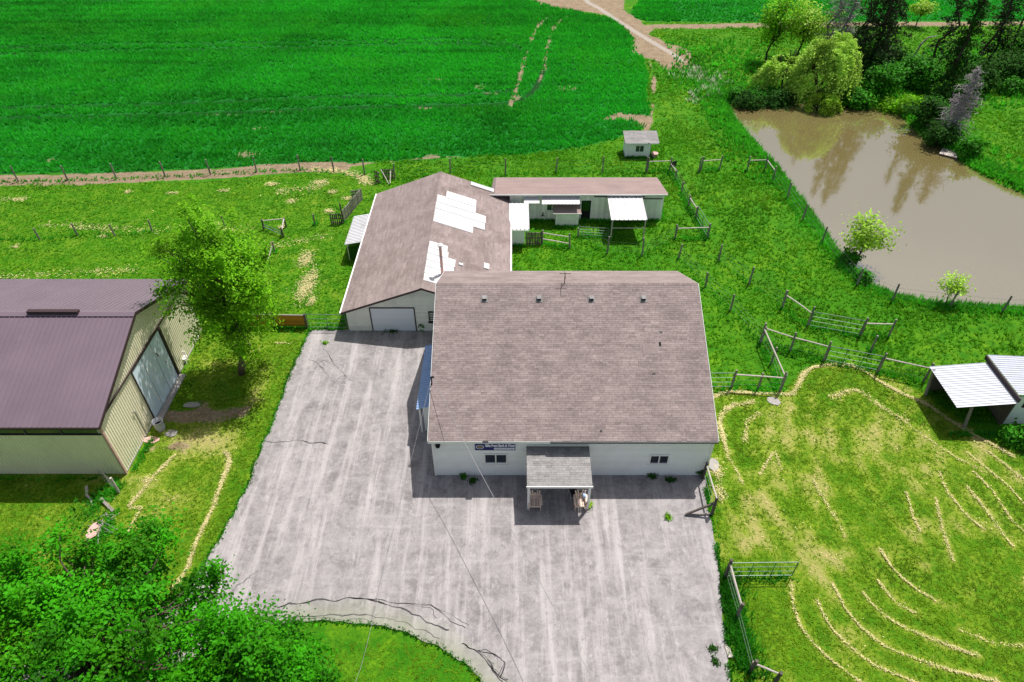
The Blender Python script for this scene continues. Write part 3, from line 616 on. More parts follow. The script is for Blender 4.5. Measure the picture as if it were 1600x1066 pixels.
a = MB(); z = ZR + .02; a.tube((3.19, YR, z), (3.19, YR, z + .75), .025); a.tube((2.85, YR, z + .72), (3.55, YR, z + .72), .018); a.tube((3.19, YR - .4, z + .62), (3.19, YR + .35, z + .62), .018); a.build('antenna', M['black'], shop)
for (x, y, w, l, t, mk) in ((8.0, 29.6, .85, .62, .5, 'shingle_tan'), (8.62, 29.9, .12, .26, .1, 'dark'), (8.75, 30.6, .16, .12, .3, 'black'), (8.1, 28.2, .18, .1, .3, 'black'), (4.9, 25.1, .12, .12, .3, 'black')):
    b = MB(); b.box((x, y, on_front(y) + .025), (w, l, .02), t=t, rx=sl); b.build('patched_shingle', M[mk], shop)
mb = MB(); mb.box((-4.12, Y0 - .09, 2.78), (.26, .16, .16)); mb.tube((-4.12, Y0 - .17, 2.74), (-4.12, Y0 - .22, 2.68), .09, .11, 8); mb.build('wall_lamp', M['black'], shop)
# porch
PX0, PX1, PY, PZ, PZB = .80, 4.30, 22.42, 2.26, 2.62
pr = roof_slab(shop, PX0, PX1, PY, PZ, Y0 - .03, PZB, .12, 'under', 'porch_roof')
slope_shingles(pr, (PX0, PY - .02, PZ + .004), (1, 0, 0), (0, Y0 - PY, PZB - PZ), PX1 - PX0, Y0 - PY - .05, M['shingle_grey'], .14, (.25, .4), 9)
mb = MB(); mb.box(((PX0 + PX1) / 2, PY - .045, PZ - .06), (PX1 - PX0 + .06, .04, .14)); mb.build('porch_fascia', M['white_trim'], shop)
mb = MB(); mb.box(((PX0 + PX1) / 2, Y0 - .035, PZB + .06), (PX1 - PX0, .03, .12)); mb.build('flashing', M['white_trim'], shop)
for x in (PX0 + .10, PX1 - .10):
    mb = MB(); mb.box((x, PY + .15, 1.08), (.13, .13, 2.14)); mb.build('porch_post', M['white_trim'], shop)
    mb = MB(); mb.box((x, (PY + .15 + Y0) / 2, 2.10), (.09, Y0 - PY - .4, .12)); mb.build('porch_beam', M['white_trim'], shop)
mb = MB(); mb.box((2.55, Y0 - .055, 1.02), (.95, .04, 2.0)); dr0 = mb.build('door', M['white_trim'], shop)
mb = MB(); mb.tube((2.95, Y0 - .08, 1.0), (2.95, Y0 - .14, 1.0), .03, n=8); mb.build('door_handle', M['black'], dr0)
mb = MB(); mb.box((2.55, Y0 - .078, 1.5), (.55, .01, .7)); mb.build('pane', M['glass'], dr0)
# blue side awning on the left wall with small entry wall below
ribbed(shop, 'side_awning', (-4.62, 27.95, 2.62), (0, 1, 0), (-1.06, 0, -.30), 5.7, 1.12, M['blue_metal'], .2, .03)
for y in (28.2, 33.3):
    mb = MB(); mb.box((-5.55, y, 1.15), (.1, .1, 2.26)); mb.build('awning_post', M['white_trim'], shop)
mb = MB(); mb.box((-4.95, 28.35, 1.15), (.85, .08, 2.3)); mb.build('awning_side_wall', M['white_siding'], shop)
mb = MB(); mb.box((-5.62, 30.8, 2.27), (.06, 5.6, .1)); mb.build('awning_beam', M['white_trim'], shop)
mb = MB(); mb.tube((-4.55, 27.6, 2.6), (-4.55, 27.6, 5.35), .04, n=8); mb.tube((-4.55, 27.6, 5.3), (-4.38, 27.55, 5.38), .06, .05, 8); mb.box((-4.55, 27.95, 4.95), (.03, .5, .03)); mb.build('service_mast', M['black'], shop)

# sign on the front wall
sign = empty('shop_sign', (-.94, Y0, 2.61), 'long blue shop sign with white lettering and oval emblem above window', 'sign')
mb = MB(); mb.box((-.94, Y0 - .055, 2.60), (2.24, .05, .56)); mb.build('board', M['sign_blue'], sign)
def text(s, size, x, y, z, m, parent, sx=1.0, bold=.0):
    c = bpy.data.curves.new('lettering', 'FONT'); c.body = s; c.size = size; c.align_x = 'LEFT'; c.extrude = .004; c.offset = bold
    t = bpy.data.objects.new('tmp', c); col.objects.link(t); dg = bpy.context.evaluated_depsgraph_get(); dg.update()
    me = bpy.data.meshes.new_from_object(t.evaluated_get(dg)); bpy.data.objects.remove(t)
    me.materials.clear(); me.materials.append(m); a = me.attributes.new('tint', 'FLOAT', 'POINT'); a.data.foreach_set('value', np.full(len(me.vertices), .5, np.float32))
    xs = [v.co.x for v in me.vertices]; w = max(xs) - min(xs)
    for v in me.vertices: v.co = ((v.co.x - min(xs)) * sx / w, v.co.z * -1, v.co.y)
    o = link('lettering', me); o.location = (x, y, z); abs_parent(o, parent); return o
text('Gifts From Earth & Wool', .30, -1.50, Y0 - .086, 2.63, M['sign_white'], sign, 1.64, .012)
def oval(cx, cz, a, b, y, m, name, ring=None):
    mb = MB(); n = 28; o = [(cx + a * math.cos(2 * math.pi * i / n), y, cz + b * math.sin(2 * math.pi * i / n)) for i in range(n)]
    if ring:
        q = [(cx + a * ring * math.cos(2 * math.pi * i / n), y, cz + b * ring * math.sin(2 * math.pi * i / n)) for i in range(n)]
        mb.add(o + q, [(i, (i + 1) % n, n + (i + 1) % n, n + i) for i in range(n)])
    else: mb.add(o, [tuple(range(n))])
    return mb.build(name, m, sign)
oval(-1.79, 2.60, .22, .17, Y0 - .084, M['sign_white'], 'emblem_ring', .84); oval(-1.79, 2.60, .15, .10, Y0 - .084, M['sign_tan'], 'emblem')
mb = MB(); mb.box((-.43, Y0 - .083, 2.46), (1.14, .006, .15)); lp = mb.build('web_panel', M['sign_white'], sign)
mb = MB()
for k in range(24): mb.box((-.95 + k * .044, Y0 - .0885, 2.46), (.026, .004, .06 + .03 * (k % 3 == 0)))
mb.build('small_print', M['sign_grey'], lp)

# ------------------------------------------------------------------ rear garage building
gar = empty('garage_building', (-6, 46, 0), 'long low garage with brown roof patched by white metal sheets', 'building')
GX0, GX1, GY0, GY1, GXR, GZE, GZR = -11.75, -.35, 37.95, 54.2, -6.2, 2.05, 4.12
GRX0, GRX1, GRZ0 = -12.05, -.12, 1.98; GRZ1 = 1.92
for x, s in ((GX0, 1), (GX1, -1)):
    mb = MB(); mb.box((x + s * .1, (GY0 + GY1) / 2, 1.0), (.2, GY1 - GY0 - .4, 2.0)); mb.build('wall', M['old_siding'], gar)
for y, s in ((GY0, 1), (GY1, -1)):
    mb = MB(); mb.prism([(GX0, y, 0), (GX1, y, 0), (GX1, y, 1.95), (GXR, y, GZR - .2), (GX0, y, 1.98)], (0, s * .2, 0)); mb.build('wall', M['old_siding'], gar)
def gspan(h):
    if h < 2.0: return (0, GX1 - GX0)
    k = (h - 2.0) / (GZR - .2 - 2.0); return (k * (GXR - GX0), (GX1 - GX0) - k * (GX1 - GXR))
lap_siding(gar, (GX0, GY0, 0), (1, 0, 0), gspan, GZR - .25, M['old_siding'], .16, 8, (0, -1, 0), [(-10.04 - GX0, -6.97 - GX0, 0, 2.1)])
# garage door: four panels in a dark frame
gd = MB(); gd.box((-8.5, GY0 - .035, 2.13), (3.2, .05, .07)); gd.box((-10.08, GY0 - .035, 1.05), (.08, .05, 2.1)); gd.box((-6.93, GY0 - .035, 1.05), (.08, .05, 2.1))
gdo = gd.build('garage_door', M['dark_trim'], gar)
for k in range(4):
    mb = MB(); mb.box((-8.5, GY0 - .02, .04 + .515 * (k + .5)), (3.06, .05, .505), t=.4 + .05 * k); mb.build('door_panel', M['garage_white'], gdo)
window(gar, (-5.55, GY0 - .02, 1.35), .8, .95, (0, -1, 0), 1, .06, 'dark_trim')
def quad_slab(parent, pts, th, m, name):
    mb = MB(); mb.prism(pts, (0, 0, -th)); return mb.build(name, M[m], parent)
GYa, GYb = 37.55, 54.55
lsl = quad_slab(gar, [(GRX0, GYa, GRZ0), (GXR, GYa, GZR), (GXR, GYb, GZR), (GRX0, GYb, GRZ0)], .12, 'under', 'roof_slope')
rsl = quad_slab(gar, [(GXR, GYa, GZR), (GRX1, GYa, GRZ1), (GRX1, GYb, GRZ1), (GXR, GYb, GZR)], .12, 'under', 'roof_slope')
lL = math.hypot(GXR - GRX0, GZR - GRZ0); rL = math.hypot(GRX1 - GXR, GZR - GRZ1)
slope_shingles(lsl, (GRX0, GYb, GRZ0 + .004), (0, -1, 0), (GXR - GRX0, 0, GZR - GRZ0), GYb - GYa, lL, M['shingle_tan'], .15, (.4, 1.0), 12)
slope_shingles(rsl, (GRX1, GYa, GRZ1 + .004), (0, 1, 0), (GXR - GRX1, 0, GZR - GRZ1), GYb - GYa, rL, M['shingle_tan'], .15, (.3, .8), 13)
mb = MB(); y = GYa; r_ = random.Random(9)
while y < GYb:
    e = min(GYb, y + .3); t = r_.uniform(.35, .65)
    for s in (-1, 1): mb.add([(GXR, y, GZR + .035), (GXR, e - .01, GZR + .03), (GXR + s * .16, e - .01, GZR - .025), (GXR + s * .16, y, GZR - .02)], [(0, 1, 2, 3) if s < 0 else (3, 2, 1, 0)], t)
    y = e
mb.build('ridge_cap', M['shingle_tan'], gar)
mb = MB(); mb.prism([(GRX0, GYa - .03, GRZ0 - .14), (GXR, GYa - .03, GZR - .14), (GXR, GYa - .03, GZR), (GRX0, GYa - .03, GRZ0)], (0, .03, 0)); mb.prism([(GXR, GYa - .03, GZR - .14), (GRX1, GYa - .03, GRZ1 - .14), (GRX1, GYa - .03, GRZ1), (GXR, GYa - .03, GZR)], (0, .03, 0)); mb.build('rake_board', M['dark_trim'], gar)
for x, z in ((GRX0 - .06, GRZ0 - .02), (GRX1 + .06, GRZ1 - .02)):
    mb = MB(); mb.box((x, (GYa + GYb) / 2, z - .04), (.10, GYb - GYa, .09)); mb.build('gutter', M['white_trim'], gar)
mb = MB(); mb.path([(GRX0 - .06, 37.7, 1.9), (GX0 - .05, 38.05, 1.65), (GX0 - .06, 38.05, .05)], .045, n=6); mb.build('downpipe', M['white_trim'], gar)
# white metal sheets laid over the worn shingles on the right-hand slope: a = distance down from ridge, y range
gsl = (GZR - GRZ1) / (GRX1 - GXR)
def roof_sheet(a0, a1, y0, y1, k):
    mb = MB(); x0, x1 = GXR + a0, GXR + a1; n = max(2, int((x1 - x0) / .25)); h = .05 + .05 * k
    z = lambda x: GZR - (x - GXR) * gsl + h
    for i in range(n):
        p, q = x0 + (x1 - x0) * i / n, x0 + (x1 - x0) * (i + 1) / n
        mb.add([(p, y0, z(p)), (q, y0, z(q)), (q, y1, z(q)), (p, y1, z(p))], [(0, 1, 2, 3)], .5)
    mb.add([(x0, y0, z(x0)), (x1, y0, z(x1)), (x1, y0, z(x1) - .07), (x0, y0, z(x0) - .07)], [(0, 3, 2, 1)])
    for yy in np.arange(y0 + .06, y1 - .02, .22):
        mb.add([(x0, yy - .02, z(x0) + .001), (x1, yy - .02, z(x1) + .001), (x1, yy, z(x1) + .022), (x0, yy, z(x0) + .022), (x1, yy + .02, z(x1) + .001), (x0, yy + .02, z(x0) + .001)], [(0, 1, 2, 3), (3, 2, 4, 5)], .45)
    mb.build('roof_sheet', M['white_metal'], gar)
# extents read off the roof: nearer strips first
for k, (a0, a1, y0, y1) in enumerate([(.06, 3.1, 46.3, 47.3), (.06, 4.0, 47.25, 48.3), (.06, 4.05, 48.25, 49.3), (.08, 3.2, 49.25, 50.3), (.75, 3.2, 50.25, 51.3)]): roof_sheet(a0, a1, y0, y1 + .08, k * .55)
for k, (a0, a1, y0, y1) in enumerate([(.05, 1.75, 38.5, 39.4), (.05, 1.9, 39.35, 40.2), (.05, 2.0, 40.15, 41.0), (.05, 2.05, 40.95, 41.8), (.05, 1.5, 41.75, 42.5), (.08, 1.4, 42.45, 43.2)]): roof_sheet(a0, a1, y0, y1 + .08, k * .55)
roof_sheet(4.1, 4.5, 42.0, 42.7, 1); roof_sheet(2.3, 2.6, 41.5, 41.75, 1)
# chimney pipe
cx_, cy_ = -4.95, 39.75; cz_ = GZR - (cx_ - GXR) * gsl
ch = MB(); ch.tube((cx_, cy_, cz_ - .1), (cx_, cy_, cz_ + 2.45), .10, n=10, t=.9); cho = ch.build('chimney_pipe', M['brick'], gar)
mb = MB(); mb.tube((cx_, cy_, cz_ + 2.45), (cx_, cy_, cz_ + 2.55), .18, n=10); mb.tube((cx_, cy_, cz_ + 2.55), (cx_, cy_, cz_ + 2.64), .22, .05, n=10); mb.build('chimney_cap', M['white_metal'], cho)
for k in (.75, 1.6):
    mb = MB(); mb.tube((cx_, cy_, cz_ + k), (cx_, cy_, cz_ + k + .05), .12, n=10); mb.build('collar', M['grey_metal'], cho)
# lean-to on the far left of the garage
ribbed(gar, 'lean_to_roof', (-12.1, 51.3, 1.88), (0, -1, 0), (-1.5, 0, -.28), 4.5, 1.5, M['white_metal'], .24, .045)
for y in (47.1, 50.9):
    mb = MB(); mb.box((-13.4, y, .8), (.1, .1, 1.6)); mb.build('lean_to_post', M['white_trim'], gar)
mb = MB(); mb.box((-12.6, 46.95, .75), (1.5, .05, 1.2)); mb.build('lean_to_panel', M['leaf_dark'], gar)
# weathered patch of missing shingles, the small sheet joint at the back of the roof
roof_sheet(2.6, 4.6, 53.8, 54.4, 1)

# ------------------------------------------------------------------ small white link shed between garage and long shed
lk = empty('link_shed', (.5, 50.5, 0), 'small white shed with white metal roof beside the garage', 'shed')
mb = MB(); mb.box((.38, 49.35, .85), (1.35, .12, 1.7)); mb.build('wall', M['white_siding'], lk)
mb = MB(); mb.box((1.0, 51.2, .85), (.12, 3.5, 1.7)); mb.build('wall', M['white_siding'], lk)
ribbed(lk, 'roof', (-.25, 48.7, 1.88), (1, 0, 0), (0, 3.9, .25), 1.7, 3.9, M['white_metal'], .34, .055)
mb = MB(); mb.box((.6, 48.67, 1.80), (1.7, .04, .1)); mb.build('fascia', M['white_trim'], lk)

# ------------------------------------------------------------------ long white shed
ls = empty('long_shed', (6, 55.5, 0), 'long white board-clad shed with single-slope pinkish roof beyond the shop', 'shed')
LX0, LX1, LY0, LY1, LZF, LZB = -.2, 13.35, 53.4, 58.0, 2.62, 1.62
mb = MB(); mb.box(((LX0 + LX1) / 2, LY0 + .08, 1.25), (LX1 - LX0, .16, 2.5)); mb.build('wall', M['old_siding'], ls)
mb = MB(); mb.box(((LX0 + LX1) / 2, LY1 - .08, .75), (LX1 - LX0, .16, 1.5)); mb.build('wall', M['old_siding'], ls)
for x, s in ((LX0, 1), (LX1, -1)):
    mb = MB(); mb.prism([(x, LY0 + .16, 0), (x, LY1 - .16, 0), (x, LY1 - .16, 1.55), (x, LY0 + .16, 2.5)], (s * .15, 0, 0)); mb.build('wall', M['old_siding'], ls)
# upright boards along the front, each its own piece, leaving window and door free
r_ = random.Random(3); x = LX0; bm_cache = {}
while x < LX1 - .05:
    w = .26; c = x + w / 2; lo = 0.0; hi = 2.5
    segs = [(0.0, 2.5)]
    if 3.0 < c < 4.05: segs = [(0.0, .95), (1.75, 2.5)]
    if 6.1 < c < 7.0: segs = [(2.0, 2.5)]
    for (a, b) in segs:
        key = (a, b, r_.randrange(5))
        if key not in bm_cache:
            mb = MB(); mb.box((0, 0, (a + b) / 2), (w - .025, .03, b - a), t=key[2] / 4); bm_cache[key] = mb.mesh('board', M['old_siding'])
        o = link('board', bm_cache[key]); o.location = (c, LY0 - .016 - r_.random() * .012, 0); abs_parent(o, ls)
    x += w
lr = MB(); lr.prism([(-1.9, LY0 - .25, LZF + .08), (LX1 + .25, LY0 - .25, LZF + .08), (LX1 + .05, LY1 + .3, LZB), (-1.7, LY1 + .3, LZB)], (0, 0, -.1)); lro = lr.build('roof', M['under'], ls)
M['shingle_pink'] = mat('faded_pink_roofing', lin(146, 128, 124), .9, .1, .6, 12, .2, 90, tint=.14, spec=.15, dirt=lin(132, 116, 112), dscale=.4)
slope_shingles(lro, (LX1 + .25, LY0 - .27, LZF + .085), (-1, 0, 0), (0, LY1 - LY0 + .55, LZB - LZF - .08), 15.1, math.hypot(LY1 - LY0 + .55, 1.08), M['shingle_pink'], .22, (1.0, 2.6), 15)
mb = MB(); mb.box((5.8, LY0 - .29, LZF + .02), (15.5, .04, .13)); mb.build('fascia', M['white_trim'], ls)
window(ls, (3.55, LY0 - .03, 1.35), 1.0, .8, (0, -1, 0), 2, .06, 'white_trim')
mb = MB(); mb.box((6.55, LY0 - .0, 1.0), (.85, .04, 2.0)); d_ = mb.build('doorway', M['dark'], ls)
mb = MB(); mb.box((6.55, LY0 - .05, 1.42), (.62, .03, .95)); mb.build('upper_door_panel', M['leaf_dark'], d_)
mb = MB()
for s in (-1, 1): mb.box((6.55 + s * .46, LY0 - .05, 1.0), (.08, .06, 2.0))
mb.box((6.55, LY0 - .05, 2.03), (1.0, .06, .07)); mb.build('door_frame', M['white_trim'], d_)
# white strip awnings, hutch, sliding-door rails
ribbed(ls, 'strip_awning', (2.6, LY0 - .95, 2.12), (1, 0, 0), (0, .95, .28), 3.3, 1.0, M['white_metal'], .3, .03)
ribbed(ls, 'strip_awning', (1.05, LY0 - .8, 2.12), (1, 0, 0), (0, .8, .25), 1.35, .85, M['white_metal'], .3, .02)
mb = MB(); mb.box((9.4, LY0 - .06, 2.36), (4.4, .08, .09)); mb.build('sliding_rail', M['dark_trim'], ls)
mb = MB(); mb.box((11.9, LY0 - .06, 2.16), (2.6, .07, .07)); mb.build('sliding_rail', M['dark_trim'], ls)
mb = MB(); mb.box((9.0, LY0 - .07, 1.1), (.1, .06, 2.2)); mb.build('jamb', M['dark_trim'], ls)
mb = MB(); mb.box((2.75, LY0 - .07, .62), (.1, .05, .3)); mb.box((2.75, LY0 - .07, .45), (.3, .05, .05)); mb.build('wall_bracket', M['black'], ls)
hu = empty('hutch', (4.9, 52.9, 0), 'small board hutch with pale sloping roof under shed window', 'hutch')
for k in range(9):
    mb = MB(); mb.box((3.95 + k * .225, 52.35, .66), (.215, .04, 1.32), t=.4 + .2 * rnd.random()); mb.build('board', M['old_siding'], hu)
mb = MB(); mb.box((3.87, 52.85, .66), (.04, 1.0, 1.32)); mb.box((5.83, 52.85, .66), (.04, 1.0, 1.32)); mb.build('wall', M['old_siding'], hu)
mb = MB(); mb.prism([(3.6, 52.15, 1.38), (6.05, 52.15, 1.38), (5.95, 53.3, 1.72), (3.6, 53.3, 1.72)], (0, 0, -.06)); mb.build('roof', M['shingle_pink'], hu)
mb = MB(); mb.box((4.82, 52.13, 1.34), (2.5, .03, .08)); mb.build('fascia', M['white_trim'], hu)
# canopy on posts in front of the long shed
cn = empty('canopy_shelter', (9.9, 51.6, 0), 'white sheet canopy on thin posts leaning against the long shed', 'shelter')
ribbed(cn, 'roof', (8.35, 50.0, 2.02), (1, 0, 0), (-.03, 3.3, .42), 3.05, 3.32, M['white_metal'], .38, .055)
for x in (8.5, 11.3):
    mb = MB(); mb.box((x, 50.2, 1.0), (.10, .10, 2.0)); mb.build('post', M['wood_rail'], cn)
mb = MB(); mb.box((9.9, 50.14, 1.95), (3.0, .05, .1)); mb.build('beam', M['wood_rail'], cn)
mb = MB(); mb.box((9.9, 50.15, 1.15), (2.7, .04, .08)); mb.build('rail', M['wood_rail'], cn)

# ------------------------------------------------------------------ little shed by the field
sm = empty('garden_shed', (13, 66.5, 0), 'tiny white shed with grey roof and blue door near the crop edge', 'shed')
for (c, d) in (((12.95, 65.85, .8), (2.5, .1, 1.6)), ((12.95, 67.55, .95), (2.5, .1, 1.9)), ((11.75, 66.7, .85), (.1, 1.6, 1.7)), ((14.15, 66.7, .85), (.1, 1.6, 1.7))):
    mb = MB(); mb.box(c, d); mb.build('wall', M['white_siding'], sm)
lap_siding(sm, (11.7, 65.8, 0), (1, 0, 0), lambda h: (0, 2.5), 1.6, M['white_siding'], .18, 4, (0, -1, 0), [(1.0, 1.85, .6, 1.3)])
window(sm, (13.1, 65.79, .95), .9, .74, (0, -1, 0), 2, .05)
mb = MB(); mb.prism([(11.5, 65.55, 1.66), (15.0, 65.55, 1.66), (15.0, 67.75, 2.02), (11.5, 67.75, 2.02)], (0, 0, -.07)); ro = mb.build('roof', M['under'], sm)
slope_shingles(ro, (11.5, 65.54, 1.665), (1, 0, 0), (0, 2.2, .36), 3.5, 2.2, M['shingle_grey'], .2, (.4, .9), 21)
mb = MB(); mb.box((12.7, 65.53, 1.61), (2.3, .03, .09)); mb.box((14.45, 65.53, 1.61), (.9, .03, .09)); mb.build('fascia', M['white_trim'], sm)
mb = MB(); mb.box((14.23, 66.4, .85), (.05, .85, 1.65)); d_ = mb.build('door', M['blue_paint'], sm)
mb = MB(); mb.tube((14.26, 66.1, .85), (14.32, 66.1, .85), .03, n=6); mb.build('door_handle', M['black'], d_)
tr = empty('feed_tub', (14.75, 65.9, 0), 'pinkish tub standing by the tiny shed door', 'tub')
mb = MB(); mb.tube((14.75, 65.9, 0), (14.75, 65.9, .38), .28, .34, 12); mb.build('body', M['brick'], tr)
mb = MB(); mb.tube((14.75, 65.9, .36), (14.75, 65.9, .42), .37, n=12); mb.build('rim', M['brick'], tr)

# ------------------------------------------------------------------ big metal barn, left
bn = empty('metal_barn', (-35, 31.5, 0), 'large beige metal barn with mauve ribbed roof at the left edge', 'barn')
BX, BY0, BYR, BY1, BZE, BZR, BXL = -22.5, 25.0, 31.5, 38.0, 4.35, 6.78, -58.0
for y, s in ((BY0, 1), (BY1, -1)):
    mb = MB(); mb.box(((BXL + BX) / 2 - .1, y + s * .12, 2.1), (BX - BXL - .2, .12, 4.2)); mb.build('wall', M['beige_metal'], bn)
def btop(u):
    y = BY0 + u; return (BZE + (BZR - BZE) * (1 - abs(y - BYR) / (BYR - BY0))) - .12
ribbed(bn, 'gable_wall', (BX - .05, BY0, 0), (0, 1, 0), (0, 0, 1), BY1 - BY0, 5, M['beige_metal'], .2, .03, btop, [(4.2, 8.2, 0, 4.16)])
mb = MB(); mb.prism([(BX - .3, BY0 + .2, 0), (BX - .3, BY1 - .2, 0), (BX - .3, BY1 - .2, 4.2), (BX - .3, BYR, BZR - .3), (BX - .3, BY0 + .2, 4.2)], (.1, 0, 0)); mb.build('gable_backing', M['wood_dark'], bn)
ribbed(bn, 'front_wall', (BXL, BY0, 0), (1, 0, 0), (0, 0, 1), BX - BXL - .05, 3.45, M['beige_metal'], .2, .03)
ribbed(bn, 'front_wall_top', (BXL, BY0 - .002, 3.95), (1, 0, 0), (0, 0, 1), BX - BXL - .05, .32, M['beige_metal'], .2, .02)
# strip of dark panes under the eave
x = BX - .25
while x > -46:
    w = 2.0; mb = MB(); mb.box((x - w / 2, BY0 + .03, 3.70), (w - .09, .03, .46), t=rnd.random()); mb.build('pane', M['glass'], bn)
    mb = MB(); mb.box((x - w, BY0 + .0, 3.70), (.08, .07, .5)); mb.build('mullion', M['wood_dark'], bn); x -= w
mb = MB(); mb.box(((BXL + BX) / 2, BY0 - .015, 3.955), (BX - BXL, .06, .05)); mb.box(((BXL + BX) / 2, BY0 - .015, 3.445), (BX - BXL, .06, .05)); mb.build('strip_frame', M['dark_trim'], bn)
# roof panels, one by one, sharing a mesh per slope
ez = BZE - .02
def panel_mesh(name, L):
    mb = MB(); w = .915
    prof = [(0, 0)]
    for k in range(3): u = k * w / 3; prof += [(u + .02, .035), (u + .05, .035), (u + .07, 0), (u + w / 3, 0)]
    vs_ = []; f = []
    for (u, h) in prof: vs_ += [(u, 0, h), (u, L, h)]
    for i in range(len(prof) - 1): f.append((2 * i, 2 * i + 2, 2 * i + 3, 2 * i + 1))
    mb.add(vs_, f); return mb
ang = math.atan2(BZR - BZE + .02, BYR - BY0 + .3)
Lp = math.hypot(BZR - BZE + .02, BYR - BY0 + .3)
pm = []
for t in (.3, .45, .55, .7):
    q = panel_mesh('roof_panel', Lp); q.t = [t] * len(q.v); pm.append(q.mesh('roof_panel', M['barn_roof']))
nP = 34
for i in range(nP):
    x1 = BX + .25 - i * .915
    o = link('roof_panel', rnd.choice(pm)); o.location = (x1 - .915, BY0 - .3, ez + .03); o.rotation_euler = (ang, 0, 0); abs_parent(o, bn)
    o = link('roof_panel', rnd.choice(pm)); o.location = (x1, BY1 + .3, ez + .03); o.rotation_euler = (ang, 0, math.pi); abs_parent(o, bn)
for ya, yb in ((BY0 - .28, BYR), (BY1 + .28, BYR)):
    mb = MB(); mb.prism([(BXL, ya, ez), (BX + .22, ya, ez), (BX + .22, yb, BZR), (BXL, yb, BZR)], (0, 0, -.08)); mb.build('roof_deck', M['dark_trim'], bn)
mb = MB()
for s in (-1, 1): mb.add([(BXL, BYR, BZR + .10), (BX + .27, BYR, BZR + .10), (BX + .27, BYR + s * .28, BZR + .005), (BXL, BYR + s * .28, BZR + .005)], [(0, 1, 2, 3) if s < 0 else (3, 2, 1, 0)])
mb.build('ridge_cap', M['barn_roof'], bn)
mb = MB(); mb.box((-27.0, BYR - .05, BZR + .18), (3.0, .26, .16)); mb.build('ridge_vent', M['dark_trim'], bn)
mb = MB()
for ya, yb in ((BY0 - .31, BYR), (BYR, BY1 + .31)):
    za, zb = (ez, BZR + .02) if yb == BYR else (BZR + .02, ez)
    mb.prism([(BX + .245, ya, za - .14), (BX + .245, yb, zb - .14), (BX + .245, yb, zb + .07), (BX + .245, ya, za + .07)], (.04, 0, 0))
mb.build('rake_trim', M['dark_trim'], bn)
mb = MB(); mb.box(((BXL + BX) / 2, BY0 - .34, ez - .03), (BX - BXL + .4, .05, .14)); mb.build('eave_trim', M['dark_trim'], bn)
mb = MB(); mb.box((BX - .0, BY0 - .015, 2.1), (.12, .08, 4.2)); mb.build('corner_trim', M['brick'], bn)
mb = MB(); mb.box((BX + .03, BYR + .1, 4.28), (.07, 12.8, .09)); mb.build('wall_rail', M['dark_trim'], bn)
mb = MB(); mb.box((BX - .03, 31.2, 2.08), (.08, 3.9, 4.1)); do = mb.build('sliding_door', M['door_grey'], bn)
mb = MB()
for y in (29.2, 33.18): mb.box((BX + .02, y, 2.08), (.07, .07, 4.16))
mb.box((BX + .02, 33.3, 2.08), (.12, .16, 4.16)); mb.box((BX + .02, 31.2, 4.18), (.07, 3.9, .07)); mb.build('door_frame', M['dark_trim'], do)
for y in (30.5, 31.85):
    mb = MB(); mb.box((BX + .014, y, 2.08), (.01, .025, 4.0)); mb.build('door_seam', M['wire'], do)
for (y, z, l, tl) in ((29.9, 2.6, 1.0, -.15), (30.5, 3.2, .9, -.15), (31.1, 3.0, 1.3, -.12), (30.3, 1.4, 1.3, -.1), (31.9, 3.3, 1.2, -.2), (32.3, 2.6, 1.5, -.2), (31.4, 1.5, .5, .1), (30.9, 2.2, .5, .2), (32.7, 1.6, .8, -.15)):
    mb = MB(); n = 7
    for i in range(n):
        a = i / n; mb.box((BX + .0135, y + tl * l * (a - .5) * 2 + rnd.uniform(-.03, .03), z + l * (a - .5)), (.005, rnd.uniform(.06, .2), l / n * 1.1), rx=0)
    mb.build('scuff_mark', M['scuff'], do)
mb = MB(); mb.box((BX + .27, 31.2, .05), (.42, 4.2, .1)); mb.build('door_sill', M['stone'], do)
mb = MB(); mb.tube((BX + .06, 27.9, 0), (BX + .06, 27.9, 2.2), .035, n=6); mb.tube((BX + .06, 27.9, 2.2), (BX + .06, 27.75, 2.25), .05, n=6); mb.build('standpipe', M['wire'], bn)
mb = MB(); mb.box((-38, 31.5, .02), (31, 12.7, .1)); mb.build('floor_slab', M['stone'], bn)

# ------------------------------------------------------------------ metal-roofed shed at right edge
rs = empty('open_shelter', (29, 30.2, 0), 'open pole shelter with pale ribbed lean-to roof at right edge', 'shelter')
ribbed(rs, 'lean_to_roof', (26.75, 28.35, 2.05), (0, 1, 0), (3.55, .0, .36), 3.6, 3.55, M['grey_metal'], .2, .03)
ribbed(rs, 'main_roof', (30.35, 28.75, 2.75), (0, 1, 0), (4.2, -.0, -.25), 3.55, 4.2, M['grey_metal'], .2, .03)
mb = MB(); mb.box((30.3, 30.35, 2.58), (.07, 3.9, .30)); mb.build('ridge_board', M['dark_trim'], rs)
for (x, y) in ((28.15, 28.75), (27.05, 31.6)):
    mb = MB(); mb.tube((x, y - .2, 0), (x - .15, y + .05, 2.1), .10, .09, 7); mb.build('post', M['wood'], rs)
mb = MB(); mb.box((28.6, 28.55, 2.16), (3.4, .08, .12), ry=-.10); mb.build('beam', M['wood_dark'], rs)
mb = MB(); mb.box((30.55, 30.4, 1.2), (.1, 3.3, 2.4)); mb.build('back_wall', M['wood_dark'], rs)
mb = MB(); mb.box((32.4, 28.95, 1.2), (3.6, .08, 2.4)); mb.build('front_wall', M['white_siding'], rs)
mb = MB(); mb.box((32.1, 28.88, 1.75), (1.8, .04, .5)); mb.build('opening', M['dark'], rs)
mb = MB(); mb.box((28.9, 31.85, 1.0), (3.2, .08, 2.0)); mb.build('side_wall', M['wood_dark'], rs)

